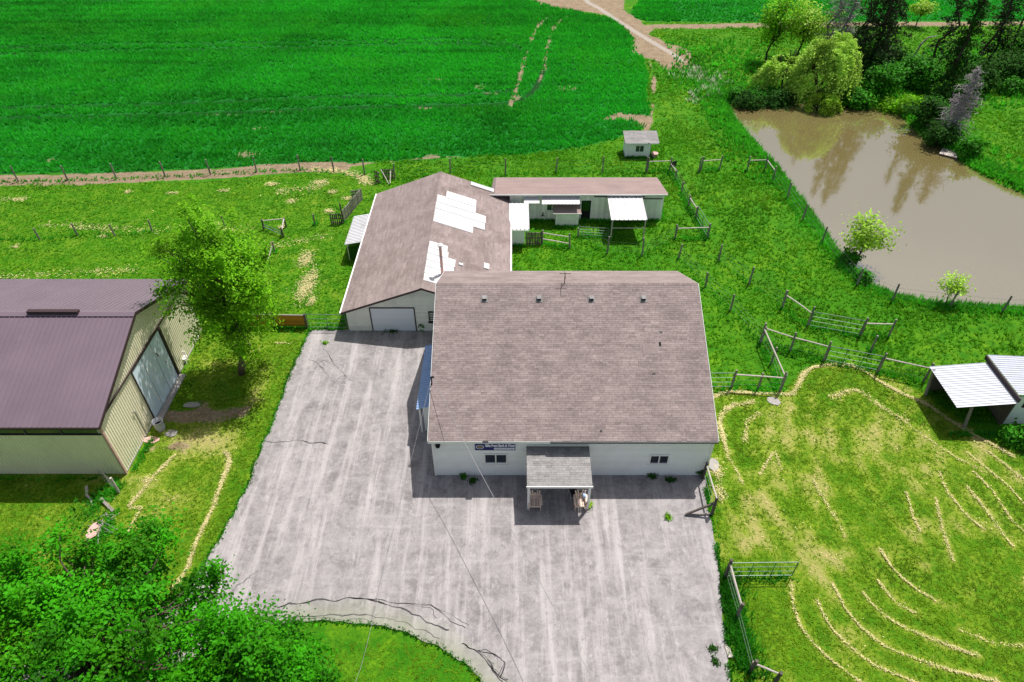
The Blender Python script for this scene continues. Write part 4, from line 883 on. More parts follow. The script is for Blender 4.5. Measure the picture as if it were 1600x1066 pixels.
# ------------------------------------------------------------------ fences, gates, posts
POST_LINES = []          # fence lines, for the uncut grass under them
_post_cache = {}
def post_obj(parent, p, h, r=.075, lean=(0, 0), m='wood', name='post'):
    k = rnd.randrange(4); key = (round(h, 2), r, m, k)
    if key not in _post_cache:
        mb = MB(); n = 7; a = rnd.uniform(-.02, .02)
        mb.tube((0, 0, -.15), (a, a * .5, h * .5), r * 1.05, r, n, t=rnd.uniform(.2, .8)); mb.tube((a, a * .5, h * .5), (a * 2, -a, h), r, r * .92, n, t=rnd.uniform(.2, .8))
        _post_cache[key] = mb.mesh(name, M[m])
    o = link(name, _post_cache[key]); o.location = (p[0], p[1], 0); o.rotation_euler = (lean[0] + rnd.gauss(0, .02), lean[1] + rnd.gauss(0, .02), rnd.random() * 6); abs_parent(o, parent)
    return o
def rail(parent, a, b, za, zb, r=.055, m='wood_rail', name='rail'):
    a, b = Vector((a[0], a[1], za)), Vector((b[0], b[1], zb)); c = (a + b) / 2 + Vector((rnd.uniform(-.03, .03), 0, rnd.uniform(-.02, .02)))
    mb = MB(); mb.path([a, c, b], r, r * .85, 7, rnd.uniform(.3, .7)); return mb.build(name, M[m], parent)
def wire(parent, a, b, z, sag=.02):
    mb = MB(); a, b = Vector((a[0], a[1], z)), Vector((b[0], b[1], z)); mb.path([a, (a + b) / 2 - Vector((0, 0, sag)), b], .008, n=3); return mb.build('wire', M['wire'], parent)
def fence(label, posts, h=1.55, rails=(), wires=(), group=None, m='wood', r=.075, name='wire_fence'):
    f = empty(name, (posts[0][0], posts[0][1], 0), label, 'fence', group)
    for i, p in enumerate(posts):
        hh = h[i] if isinstance(h, (list, tuple)) else h
        post_obj(f, p, hh + rnd.uniform(-.06, .06), r, m=m)
    for (i, j, za, zb) in rails: rail(f, posts[i], posts[j], za, zb)
    for (i, j, zs) in wires:
        for k in range(i, j):
            for z in zs: wire(f, posts[k], posts[k + 1], z)
    POST_LINES.append(([tuple(p) for p in posts], name)); return f
W4 = (.35, .7, 1.05, 1.35); W2 = (.6, 1.2); W3 = (.4, .8, 1.2)
fence('long wire fence with leaning posts along the bare soil strip', [(-52.41, 60.40), (-48.18, 60.53), (-43.50, 60.79), (-38.88, 61.12), (-34.27, 61.58), (-29.92, 61.98), (-25.50, 62.53), (-21.26, 63.00), (-17.78, 62.59), (-14.60, 61.92)], 1.6, wires=[(0, 9, W4)])
fence('wire fence with tall posts between the garage and the crop', [(-11.50, 61.05), (-6.12, 62.25), (-0.64, 61.98), (4.40, 62.39), (9.00, 62.39), (13.37, 62.59)], 1.65, wires=[(0, 5, W4)])
fence('wire fence of short posts across the mown strip behind barn', [(-45.61, 49.88), (-40.72, 50.18), (-37.76, 50.80), (-34.51, 50.75), (-31.50, 51.42), (-25.40, 52.16)], 1.15, wires=[(0, 5, W2)])
fence('railed corner fence just right of the tiny shed', [(13.49, 62.59), (15.74, 62.66), (16.01, 60.79), (16.18, 58.49), (16.29, 55.61), (16.52, 53.57)], [1.5, 1.5, 1.1, 1.05, 1.25, 1.2], rails=[(0, 1, 1.1, 1.15), (1, 2, .85, .95), (4, 5, .95, 1.0)], wires=[(1, 5, W3)], name='rail_fence')
fence('two double posts with one dark rail before the pond corner', [(18.67, 62.59), (18.85, 62.66), (20.80, 62.94)], [1.5, 1.6, 1.55], rails=[(1, 2, 1.12, 1.14)], name='rail_fence')
fence('wire fence following the near pond bank, railed at its corner', [(23.50, 62.73), (25.32, 62.80), (25.47, 60.66), (25.88, 57.27), (26.07, 53.35), (26.57, 49.71), (27.17, 43.50), (29.13, 41.52), (33.16, 40.73), (36.73, 40.07), (41.22, 39.95)], 1.6, rails=[(0, 1, 1.15, 1.18), (1, 2, 1.12, 1.1)], wires=[(2, 10, W3)])
fence('short fence with one thick rail, right of the canopy', [(14.06, 50.23), (16.86, 50.31)], 1.5, rails=[(0, 1, 1.05, 1.1)], name='rail_fence')
fence('loose line of posts crossing the pasture behind the shop', [(13.81, 47.25), (15.20, 43.33), (16.44, 40.34), (17.68, 36.67)], [1.35, 1.45, 1.45, 1.7], wires=[(0, 3, W3)])
fence('pair of lone posts in the open pasture towards the pond', [(17.05, 46.92), (18.69, 43.62), (20.41, 40.57)], [1.5, 1.6, 1.7], wires=[(0, 2, W3)])
fence('railed fence with braced end right of the upper gate', [(25.07, 37.33), (27.07, 37.26)], [1.75, 1.7], rails=[(0, 1, 1.2, 1.2)], name='rail_fence')
fence('railed fence with sloping rail left of the upper gate', [(20.41, 40.57), (21.64, 38.48)], [1.7, 1.75], rails=[(0, 1, 1.25, 1.2)], name='rail_fence')
fence('long railed fence left of the lower gate, above the lawn', [(17.68, 36.67), (19.50, 35.65), (21.54, 34.72)], [1.7, 1.75, 1.7], rails=[(0, 1, 1.32, 1.3), (1, 2, 1.3, 1.3)], wires=[(0, 2, (.4, .8))], name='rail_fence')
fence('railed fence from the lower gate to the pole shelter', [(24.79, 33.57), (27.48, 32.64)], [1.75, 1.7], rails=[(0, 1, 1.3, 1.25)], wires=[(0, 1, (.4, .8))], name='rail_fence')
fence('diagonal railed fence running down to the lawn corner', [(17.64, 36.53), (17.80, 34.41), (17.63, 31.74)], [1.6, 1.5, 1.75], rails=[(0, 2, 1.35, 1.4)], wires=[(0, 2, (.5, .9))], name='rail_fence')
fence('railed fence facing the lawn beside the shop wall gate', [(14.51, 32.05), (16.23, 31.98), (17.61, 31.68)], [1.7, 1.45, 1.6], rails=[(0, 2, 1.25, 1.3)], wires=[(0, 2, (.4, .8))], name='rail_fence')
fence('single leaning post in tall grass behind the lower gate', [(25.14, 35.65)], 1.5, name='lone_post')
fence('two-rail wooden fence beside the link shed', [(2.57, 49.38), (4.88, 48.79)], 1.45, rails=[(0, 1, 1.15, 1.1), (0, 1, .55, .45)], name='rail_fence')
fence('wire fence in front of the canopy', [(5.71, 50.59), (7.99, 48.01), (10.83, 47.63), (14.05, 50.18)], [.9, 1.65, 1.7, 1.3], wires=[(0, 3, W3)])
fence('posts with pale rail by the shop front corner', [(11.06, 24.65), (11.04, 22.20)], [1.45, 1.5], rails=[(0, 1, 1.25, 1.45)], wires=[(0, 1, (.5, .9))], name='rail_fence', m='wood_dark', r=.09)
fence('driveway-edge fence with pale sloping rail by the open gate', [(10.89, 18.42), (10.95, 16.28)], [1.6, 1.25], rails=[(0, 1, 1.25, 1.15)], wires=[(0, 1, (.35, .7, 1.0))], name='rail_fence', m='wood_dark', r=.09)
fence('low railed fence at the bottom edge of the lawn', [(10.92, 13.68), (11.89, 13.17)], 1.25, rails=[(0, 1, .85, .95)], name='rail_fence', m='wood_dark', r=.09)
fence('short wire run beside the driveway edge, bottom right', [(10.94, 16.24), (10.93, 13.71)], [.9, .9], wires=[(0, 1, (.35, .7))])
fence('small post beside the stacked pallets on the mown strip', [(-17.50, 52.52)], 1.1, name='lone_post')
fence('grey post and leaning pale rail near the straw patch', [(-19.92, 48.11)], 1.05, name='lone_post')
lr_ = empty('leaning_rail', (*(-20.02, 47.44), 0), 'pale rail leaning down from the post near straw patch', 'rail'); rail(lr_, (-20.13, 46.69), (-19.95, 48.01), .08, .75, .05)
# diagonal brace boards fallen on the driveway edge
br = empty('brace_board', (*(10.31, 22.45), 0), 'dark timber brace propped against the post on driveway edge', 'timber')
mb = MB(); p, q = (9.57, 22.12), (11.06, 22.28); mb.tube((p[0], p[1], .10), (q[0], q[1], .95), .075, n=6); mb.build('beam', M['wood_dark'], br)
mb = MB(); mb.tube((p[0] + .1, p[1] - .02, .09), (q[0] - .1, q[1] - .1, .09), .06, n=6); mb.build('foot_beam', M['wood'], br)

def gate(label, a, b, h=1.25, verts=3, z0=.18, m='gate_tube'):
    g = empty('tube_gate', (a[0], a[1], 0), label, 'gate'); A, B = Vector((a[0], a[1], 0)), Vector((b[0], b[1], 0)); Z = Vector((0, 0, 1))
    mb = MB(); r = .028
    for (p, q) in ((A + Z * z0, B + Z * z0), (A + Z * h, B + Z * h), (A + Z * z0, A + Z * h), (B + Z * z0, B + Z * h)): mb.tube(p, q, r, n=6)
    mb.build('gate_frame', M[m], g)
    for k in (1, 2):
        mb = MB(); z = z0 + (h - z0) * k / 3; mb.tube(A + Z * z, B + Z * z, .018, n=5); mb.build('gate_bar', M[m], g)
    for k in range(1, verts):
        mb = MB(); p = A + (B - A) * k / verts; mb.tube(p + Z * z0, p + Z * h, .02, n=5); mb.build('gate_upright', M[m], g)
    POST_LINES.append(([tuple(a), tuple(b)], 'rail_fence')); return g
gate('upper tube gate between railed fences in the pasture', (21.73, 38.38), (24.99, 37.37), 1.4)
gate('lower tube gate above the lawn, nearest the curved straw line', (21.61, 34.66), (24.73, 33.63), 1.4)
gate('tube gate closing the gap between shop wall and fence', (11.45, 32.0), (14.44, 32.04), 1.4, 2)
gate('tube gate swung open over the lawn by the driveway', (10.95, 18.38), (14.26, 18.42), 1.4, 3)
gate('green tube gate between orange boards and garage corner', (-14.75, 38.16), (-12.0, 38.1), 1.35, 2)
gate('swung green gate near the short thick-railed fence', (16.56, 53.46), (16.84, 50.49), 1.3, 2)
gate('thin green gate in front of the long shed hutch', (5.78, 50.69), (8.30, 50.39), .95, 2)
# board panel fence in orange timber
of = empty('board_fence', (*(-17.31, 38.31), 0), 'orange board panel fence behind the maple tree', 'fence')
a, b = np.array((-19.67, 38.38)), np.array((-14.95, 38.24)); d = (b - a); L_ = np.linalg.norm(d); u = d / L_
for p in (a, (a + b) / 2, b): post_obj(of, p, 1.35, .09, m='wood_dark')
for k in range(6):
    mb = MB(); c = (a + b) / 2; mb.box((c[0], c[1] + .06, .22 + k * .17), (L_ - .12, .03, .163), t=rnd.uniform(.2, .8), rz=math.atan2(u[1], u[0])); mb.build('board', M['wood_orange'], of)
mb = MB(); mb.box(((a + b)[0] / 2, (a + b)[1] / 2, 1.20), (L_, .1, .06), rz=math.atan2(u[1], u[0])); mb.build('top_rail', M['wood'], of)
POST_LINES.append(([tuple(a), tuple(b)], 'rail_fence'))
def pallet_fence(label, a, b, h, name='pallet_panel', m='wood', gap=.07, tilt=0.0, cat='pallet'):
    f = empty(name, (a[0], a[1], 0), label, cat); A, B = np.array(a), np.array(b); d = B - A; L = np.linalg.norm(d); u = d / L; rz = math.atan2(u[1], u[0]); n = max(3, int(L / (.1 + gap)))
    for k in range(n):
        p = A + d * (k + .5) / n; mb = MB(); hh = h * rnd.uniform(.93, 1.05); mb.box((p[0] + rnd.uniform(-.01, .01), p[1], hh / 2), (.10, .025, hh), t=rnd.random(), rz=rz, ry=rnd.gauss(0, .03)); mb.build('slat', M[m], f)
    for z in (.15, h * .55, h - .12):
        mb = MB(); c = (A + B) / 2 + np.array((-u[1], u[0])) * .06; mb.box((c[0], c[1], z), (L, .07, .09), rz=rz); mb.build('crosspiece', M[m], f)
    return f
pallet_fence('row of grey pallets standing upright left of the garage', (-14.98, 53.02), (-14.00, 57.15), 1.15, cat='pallet')
pallet_fence('dark pallet standing behind the small post, left of garage', (-16.10, 52.59), (-15.01, 52.59), 1.1, m='wood_dark')
pallet_fence('small grey pallet at the far end of the pallet row', (-15.00, 57.03), (-14.16, 57.39), .9)
pallet_fence('dark upright pallet by the crop edge beyond the garage', (-13.37, 60.53), (-12.82, 60.14), 1.2, m='wood_dark')
pallet_fence('grey pallet facing the crop beside the tall fence post', (-12.72, 61.18), (-11.46, 61.18), 1.0, m='wood_dark')
pallet_fence('dark slatted panel between link shed and two-rail fence', (1.15, 49.28), (2.56, 49.28), 1.25, 'slat_panel', 'wood_dark', .02, cat='panel')
fence('tall post at the end of the upright pallets', [(-15.01, 52.86)], 2.0, name='lone_post', m='wood_dark')
pl = empty('stacked_poles', (*(-12.48, 60.40), 0), 'pale poles leaning on pallets at the garage roof peak', 'poles')
for (p, q, za, zb) in (((-12.74, 60.92), (-11.86, 59.50), 1.1, .3), ((-11.82, 61.05), (-11.75, 59.63), .9, .3)): rail(pl, p, q, za, zb, .05, 'wood_rail', 'pole')
gb = empty('stock_hurdle', (*(-20.91, 51.42), 0), 'low hurdle pen with pale top rails on the mown strip', 'hurdle')
hp = [(-21.85, 51.79), (-19.97, 52.16), (-19.77, 50.49), (-21.86, 51.42)]
for p in hp[:3]: post_obj(gb, p, 1.0, .08, m='wood_dark')
rail(gb, hp[0], hp[1], .85, .85); rail(gb, hp[1], hp[2], .9, .75, .07); rail(gb, hp[0], hp[2], .55, .5, .04, 'gate_tube'); rail(gb, hp[0], hp[2], .3, .25, .04, 'gate_tube')
nb_ = empty('notice_board', (*(15.95, 62.39), 0), 'small dark square board fixed by the railed corner post', 'board')
mb = MB(); c = (16.02, 62.39); mb.box((c[0], c[1], .95), (.55, .04, .6), rz=.4); mb.build('panel', M['black'], nb_)
mb = MB(); mb.box((c[0], c[1] + .06, .6), (.07, .07, 1.25), rz=.4); mb.build('stake', M['wood_dark'], nb_)

# ------------------------------------------------------------------ porch furniture, barrel, dock, odds and ends
def garden_chair(name, label, x, y, rz, m='wood_new', group=None):
    c = empty(name, (x, y, .03), label, 'chair', group, rz)
    def part(nm, mb, mm=m): mb.build(nm, M[mm], c, world_space=False)
    for k in range(6):
        b = MB(); b.box((-.25 + k * .1, .02, .36), (.07, .50, .022), t=rnd.random(), rx=.12); part('seat_slat', b)
    for k in range(5):
        a = (k - 2); b = MB(); h = .62 - .04 * abs(a); b.box((a * .115, .33, .36 + h / 2), (.07, .022, h), t=rnd.random(), ry=a * .09, rx=-.32); part('back_slat', b)
    for s in (-1, 1):
        b = MB(); b.box((s * .33, .02, .58), (.12, .68, .025)); part('arm', b)
        b = MB(); b.box((s * .31, -.26, .29), (.04, .09, .58)); part('front_leg', b)
        b = MB(); b.box((s * .29, .16, .22), (.03, .75, .09), rx=-.28); part('rear_leg', b)
    b = MB(); b.box((0, -.27, .33), (.62, .03, .10)); part('apron', b)
    b = MB(); b.box((0, .36, .58), (.60, .03, .08), rx=-.3); part('back_rail', b)
    b = MB(); b.tube((0, .34, .86), (0, .37, .87), .10, n=12); part('medallion', b, 'black')
    return c
garden_chair('garden_chair', 'pale wooden slatted chair at the left porch post', 1.28, 22.72, 0)
garden_chair('garden_chair', 'pale wooden slatted chair at the right porch post', 3.80, 22.72, 0)
mc = empty('metal_chair', (3.45, 23.3, .03), 'grey-framed dark seat chair behind the right wooden chair', 'chair', None, .3)
b = MB(); b.box((0, 0, .44), (.48, .46, .04)); b.build('seat', M['black'], mc, world_space=False)
b = MB(); b.box((0, .24, .72), (.46, .03, .4), rx=-.15); b.build('backrest', M['black'], mc, world_space=False)
for s in (-1, 1):
    for t in (-1, 1): b = MB(); b.tube((s * .24, t * .22, 0), (s * .23, t * .21, .44), .018, n=6); b.build('leg', M['plastic'], mc, world_space=False)
    b = MB(); b.path([(s * .25, -.22, .44), (s * .27, -.22, .66), (s * .27, .22, .66), (s * .24, .27, .95)], .02, n=6); b.build('arm_frame', M['plastic'], mc, world_space=False)
b = MB(); b.tube((-.24, .27, .95), (.24, .27, .95), .02, n=6); b.build('top_tube', M['plastic'], mc, world_space=False)
bt = empty('blue_bag', (4.02, 23.0, .6), 'small blue bundle on the right chair arm', 'bag')
b = MB(); b.box((4.02, 22.98, .66), (.16, .22, .12)); b.box((4.0, 22.97, .735), (.09, .14, .05)); b.build('bundle', M['blue_metal'], bt)
bk = empty('bucket', (*(-21.79, 28.39), 0), 'pale grey plastic barrel standing by the barn wall', 'barrel')
c = (-21.81, 28.44); n = 16; mb = MB(); vs_ = []; prof = [(.24, 0), (.29, .25), (.30, .5), (.32, .72), (.34, .73), (.34, .78), (.29, .78), (.27, .45), (.0, .44)]
for (r0, z) in prof:
    for i in range(n): vs_.append((c[0] + r0 * math.cos(2 * math.pi * i / n), c[1] + r0 * math.sin(2 * math.pi * i / n), z))
mb.add(vs_, [(k * n + i, k * n + (i + 1) % n, (k + 1) * n + (i + 1) % n, (k + 1) * n + i) for k in range(len(prof) - 1) for i in range(n)]); mb.build('body', M['plastic'], bk, smooth=True)
mb = MB(); mb.tube((c[0], c[1], .43), (c[0], c[1], .455), .27, n=16); mb.build('contents', M['dark'], bk)
def slab(name, label, cat, p, size, m, rz=0, n=7, seed=0):
    r = random.Random(seed); o = empty(name, (p[0], p[1], 0), label, cat); mb = MB(); k = 9
    pts = [(p[0] + size[0] * (.8 + .3 * r.random()) * math.cos(2 * math.pi * i / k + rz), p[1] + size[1] * (.8 + .3 * r.random()) * math.sin(2 * math.pi * i / k + rz), size[2]) for i in range(k)]
    mb.prism(pts, (0, 0, -size[2] - .05)); mb.build('slab', M[m], o); return o
slab('flagstone', 'pale flagstone beside the grey barrel', 'stone', (-21.03, 28.07), (.42, .3, .07), 'stone', 0, seed=1)
slab('flagstone', 'pinkish broken slab by the barn wall foot', 'stone', (-22.09, 27.56), (.5, .3, .06), 'brick', .4, seed=2)
slab('flagstone', 'grey slab lying in the maple shade', 'stone', (-20.63, 30.52), (.6, .28, .05), 'stone', .3, seed=3)
slab('flagstone', 'small square slab set in the lawn straw line', 'stone', (16.98, 30.86), (.42, .42, .05), 'stone', .3, seed=4)
slab('flagstone', 'pale slab at the shop corner post', 'stone', (11.90, 25.58), (.35, .5, .08), 'stone', .2, seed=5)
slab('flagstone', 'white offcut lying at the shadow corner near the fence', 'stone', (10.47, 23.93), (.2, .32, .06), 'stone', .8, seed=6)
slab('flagstone', 'tan boulder heap between barn and lawn', 'stone', (-22.56, 21.02), (.35, .6, .22), 'brick', .2, seed=7)
gt = empty('garden_bench_frame', (*(-22.78, 34.85), 0), 'white folding chair by the barn wall under the maple', 'chair')
c = (-22.60, 34.59)
for s in (-1, 1):
    mb = MB(); mb.path([(c[0] + s * .24, c[1] - .2, 0), (c[0] + s * .24, c[1] + .12, .85)], .03, n=5); mb.build('leg', M['white_trim'], gt)
    mb = MB(); mb.path([(c[0] + s * .24, c[1] + .2, 0), (c[0] + s * .24, c[1] - .15, .45)], .03, n=5); mb.build('leg', M['white_trim'], gt)
mb = MB(); mb.box((c[0], c[1] - .02, .45), (.5, .42, .04)); mb.build('seat', M['white_trim'], gt)
mb = MB(); mb.box((c[0], c[1] + .1, .75), (.5, .04, .3), rx=-.2); mb.build('backrest', M['white_trim'], gt)
fb = empty('fallen_board', (*(-22.52, 22.88), 0), 'grey weathered board lying across the grass near barn', 'board')
p, q = (-23.16, 23.18), (-21.95, 22.24); mb = MB(); mb.box(((p[0] + q[0]) / 2, (p[1] + q[1]) / 2, .18), (1.25, .16, .06), rz=math.atan2(q[1] - p[1], q[0] - p[0]), ry=.1); mb.build('plank', M['wood'], fb)
wg = empty('mesh_hurdle', (*(-22.87, 24.33), 0), 'wire mesh hurdle with pale post at the barn corner', 'hurdle')
p, q = (-23.56, 24.47), (-22.36, 23.66)
post_obj(wg, q, 1.3, .08, m='wood_rail')
for k in range(7):
    mb = MB(); t = k / 6; x_, y_ = p[0] + (q[0] - p[0]) * t, p[1] + (q[1] - p[1]) * t; mb.tube((x_, y_, 0), (x_, y_, 1.2), .008, n=3); mb.build('upright_wire', M['wire'], wg)
for k in range(5):
    mb = MB(); z = .15 + .25 * k; mb.tube((p[0], p[1], z), (q[0], q[1], z), .008, n=3); mb.build('cross_wire', M['wire'], wg)
lg = empty('driftwood_log', (*(-23.93, 23.44), 0), 'crooked pale log lying at the barn shadow edge', 'log')
mb = MB(); mb.path([(*(-24.34, 24.01), .1), (*(-24.02, 23.39), .14), (*(-23.68, 23.13), .12), (*(-23.35, 22.66), .08)], .09, .05, 6); mb.build('trunk', M['wood_rail'], lg)
lg = empty('branch_pile', (*(-22.38, 21.46), 0), 'heap of grey branches between barn and lawn', 'branches')
for k in range(14):
    c = (-22.36, 21.34); a = rnd.random() * 3.1; l = rnd.uniform(.3, .8); x_, y_ = c[0] + rnd.gauss(0, .25), c[1] + rnd.gauss(0, .4)
    mb = MB(); mb.path([(x_ - l * math.cos(a), y_ - l * math.sin(a), .05), (x_, y_, rnd.uniform(.12, .3)), (x_ + l * math.cos(a), y_ + l * math.sin(a), .08)], .03, .012, 4); mb.build('branch', M['bark_grey'], lg)
pk = empty('wood_offcut', (*(10.12, 14.65), 0), 'pale split plank lying at the driveway edge, bottom', 'plank')
p, q = (10.12, 14.89), (10.10, 14.32); mb = MB(); mb.box(((p[0] + q[0]) / 2, (p[1] + q[1]) / 2, .05), (.14, .6, .05), rz=.1); mb.box(((p[0] + q[0]) / 2 + .12, (p[1] + q[1]) / 2 - .05, .05), (.08, .5, .05), rz=.15); mb.build('plank', M['wood_rail'], pk)
# wooden raft at the far pond bank
dk = empty('pond_raft', (*(46.42, 67.58), -.4), 'weathered plank raft moored at the far pond bank', 'raft')
a, b = np.array((45.48, 67.88)), np.array((46.86, 66.83)); u = (b - a) / np.linalg.norm(b - a); n_ = np.array((-u[1], u[0]))
for k in range(9):
    p = a + (b - a) * (k + .5) / 9; mb = MB(); mb.box((p[0], p[1], -.26), (np.linalg.norm(b - a) / 9 - .03, 1.7, .05), t=rnd.random(), rz=math.atan2(u[1], u[0])); mb.build('plank', M['wood_rail'], dk)
for s in (-.6, .6):
    p = (a + b) / 2 + n_ * s; mb = MB(); mb.box((p[0], p[1], -.37), (np.linalg.norm(b - a), .25, .16), rz=math.atan2(u[1], u[0])); mb.build('float', M['wood_dark'], dk)
# service cables from the roof mast out over the driveway
def cable(label, pts, r=.022):
    o = empty('service_cable', pts[0], label, 'cable'); P = [np.array(p, float) for p in pts]
    x = spline([p[:2] for p in pts], .6); zs = spline([(i, p[2]) for i, p in enumerate(pts)], .02); 
    t = np.linspace(0, 1, len(x)); z = np.interp(t, np.linspace(0, 1, len(zs)), zs[:, 1])
    mb = MB(); mb.path([(x[i][0], x[i][1], z[i]) for i in range(len(x))], r, n=5); mb.build('line', M['cable'], o); return o
cable('dark service cable hanging from roof mast across the driveway', [(-4.4, 27.5, 5.3), (-2.22, 22.95, 4.55), (-.62, 19.66, 4.3), (.86, 16.63, 4.15), (1.91, 14.36, 4.1), (3.19, 11.64, 4.2), (5.5, 6.5, 5.0), (9, -2, 7.5)], .013)
cable('thin pale cable running down the left of the driveway', [(-4.55, 27.6, 5.2), (-5.05, 24.2, 3.9), (-5.6, 20.6, 3.2), (-5.95, 17.2, 2.9), (-6.3, 12.5, 3.4), (-7, 2, 6.5)], .007)
pole = empty('utility_pole', (9, -2, 0), 'tall wooden utility pole carrying the service cables', 'pole')
mb = MB(); mb.tube((9, -2, -.3), (9, -2, 8.2), .15, .11, 9); mb.build('shaft', M['wood_dark'], pole)
mb = MB(); mb.box((9, -2, 7.6), (1.6, .1, .12)); mb.build('crossarm', M['wood_dark'], pole)
pole = empty('utility_pole', (-7, 2, 0), 'shorter wooden pole carrying the thin left cable', 'pole')
mb = MB(); mb.tube((-7, 2, -.3), (-7, 2, 7), .13, .1, 9); mb.build('shaft', M['wood_dark'], pole)

# ------------------------------------------------------------------ blades and leaves in bulk
def blades(P, h, nb, w, lean=.5, seed=0, tint=None):
    """N tufts of nb single-triangle blades each; returns verts, faces, tint"""
    r = np.random.default_rng(seed); N = len(P); Pn = np.repeat(P, nb, 0); hh = np.repeat(h, nb) * r.uniform(.65, 1.15, N * nb)
    az = r.uniform(0, 2 * np.pi, N * nb); ln = r.uniform(.1, lean, N * nb) * hh; wa = az + np.pi / 2 + r.uniform(-.4, .4, N * nb)
    ww = np.repeat(np.broadcast_to(w, N), nb) * r.uniform(.7, 1.3, N * nb); off = np.repeat(h, nb) * .25 * r.random(N * nb)
    bx, by = Pn[:, 0] + np.cos(az) * off, Pn[:, 1] + np.sin(az) * off
    a = np.stack([bx - np.cos(wa) * ww, by - np.sin(wa) * ww, Pn[:, 2] - .01], -1); b = np.stack([bx + np.cos(wa) * ww, by + np.sin(wa) * ww, Pn[:, 2] - .01], -1)
    t = np.stack([bx + np.cos(az) * ln, by + np.sin(az) * ln, Pn[:, 2] + hh], -1)
    V = np.stack([a, b, t], 1).reshape(-1, 3); F = np.arange(len(V)).reshape(-1, 3)
    tt = r.random(N * nb) * .6 + .2 if tint is None else np.clip(np.repeat(tint, nb) + r.uniform(-.2, .2, N * nb), 0, 1)
    return V, F, np.repeat(tt, 3)
def gz_at(x, y):
    return bank_z(sdist(POND, x, y))
def scatter_box(x0, x1, y0, y1, dens, seed):
    r = np.random.default_rng(seed); n = int((x1 - x0) * (y1 - y0) * dens); return r.uniform(x0, x1, n), r.uniform(y0, y1, n)
def seen(x, y, m=2.0):
    """keep what lies inside the camera's ground footprint plus a margin for a step aside"""
    d = y * math.cos(R(41)) + 32 * math.sin(R(41)); return np.abs(x) < d * .75 + m + 6
FOOT = [(-12.2, -.1, 37.5, 54.6), (-4.6, 11.3, 24.7, 38.4), (-60, -22.3, 24.7, 38.3), (-.2, 13.5, 53.3, 58.2), (11.7, 14.2, 65.8, 67.6), (-.3, 1.1, 49.2, 53)]
def free(x, y):
    k = np.ones(len(x), bool)
    for a, b, c, d in FOOT: k &= ~((x > a) & (x < b) & (y > c) & (y < d))
    return k
from_grid_cache = {}
def sample(A, x, y):
    i = np.clip(np.searchsorted(gx, x) - 1, 0, len(gx) - 2); j = np.clip(np.searchsorted(gy, y) - 1, 0, len(gy) - 2)
    return A[j, i]
def crop_tint(x, y):
    t = .5 + (fbm(x, y, 9, 95) - .5) * .9 + (fbm(x * .05, y, 1.5, 96, 3) - .5) * 1.3 + (fbm(x, y, 1.2, 99, 2) - .5) * .4
    t += .10 * np.sin(sample(field_sd, x, y) * 2 * np.pi / 1.6) * sstep(-6, 10, x) + .24 * sstep(-4, 14, x)
    t += .32 * np.exp(-(dist_line([(-20.92, 95.39), (-15.61, 110.14), (-7.64, 126.47)], x, y) / 3.2) ** 2) + .22 * sstep(.9, .5, sample(tram_d, x, y)) * (fbm(x, y, 4, 98) > .5)
    return np.clip(t, .05, .98)
# crop: young cereal, thinned in tramlines and on bare soil
x, y = scatter_box(-92, 26, 58, 150, 17, 1); k = seen(x, y) & (sample(crop_m, x, y) > .5); x, y = x[k], y[k]
r0 = np.random.default_rng(5)
k = (sample(dirt, x, y) + (r0.random(len(x)) - .5) * 1.0 < .4) & (sample(tram_d, x, y) > .5); x, y = x[k], y[k]
if len(x) > 125000: q = r0.permutation(len(x))[:125000]; x, y = x[q], y[q]
h = .30 + .22 * fbm(x, y, 5, 90) ; hs = h * r0.uniform(.8, 1.2, len(x))
V, F, T = blades(np.stack([x, y, np.zeros(len(x))], -1), hs, 4, .055 + .0006 * (y - 58), .9, 6, crop_tint(x, y))
tag(link('cereal_crop', raw_mesh('cereal_crop', V, F, T, M['crop'])), 'dense emerald green young cereal crop filling the large field', 'crop', kind='stuff')
x, y = scatter_box(10, 130, 100, 160, 6, 2); k = seen(x, y) & (sample(crop_m, x, y) > .5) & (sample(dirt, x, y) < .4); x, y = x[k], y[k]
V, F, T = blades(np.stack([x, y, np.zeros(len(x))], -1), np.full(len(x), .4), 4, .09, .9, 7, np.clip(.5 + (fbm(x * .3, y, 3, 97) - .5) * 1.2, .05, .95))
tag(link('cereal_crop', raw_mesh('far_crop', V, F, T, M['crop'])), 'second green crop field beyond the far soil strip', 'crop', kind='stuff')
# pasture: longer tufty grass right of and behind the shop
x, y = scatter_box(-14, 100, 29, 112, 26, 3); k = seen(x, y) & free(x, y) & (sample(past, x, y) > .5) & (sample(crop_m, x, y) < .3) & (sample(pond_sd, x, y) > .5) & (sample(drive_sd, x, y) > .2) & (sample(dirt, x, y) < .45); x, y = x[k], y[k]
keep = r0.random(len(x)) < np.clip(.35 + 1.1 * (fbm(x, y, 3, 50) - .3), .1, 1) * np.where(y > 75, .55, 1.0); x, y = x[keep], y[keep]
if len(x) > 62000: q = r0.permutation(len(x))[:62000]; x, y = x[q], y[q]
tall = fbm(x, y, 4, 55); V, F, T = blades(np.stack([x, y, gz_at(x, y)], -1), .10 + .20 * tall ** 1.5 + .1 * (r0.random(len(x)) > .9), 4, .04 + .0005 * (y - 29), 1.7, 8, np.clip(.5 + (fbm(x, y, 6, 58) - .5) * 1.5, .05, .95))
tag(link('pasture_grass', raw_mesh('pasture_grass', V, F, T, M['pasture'])), 'tufty yellow-green pasture grass behind and right of the shop', 'grass', kind='stuff')
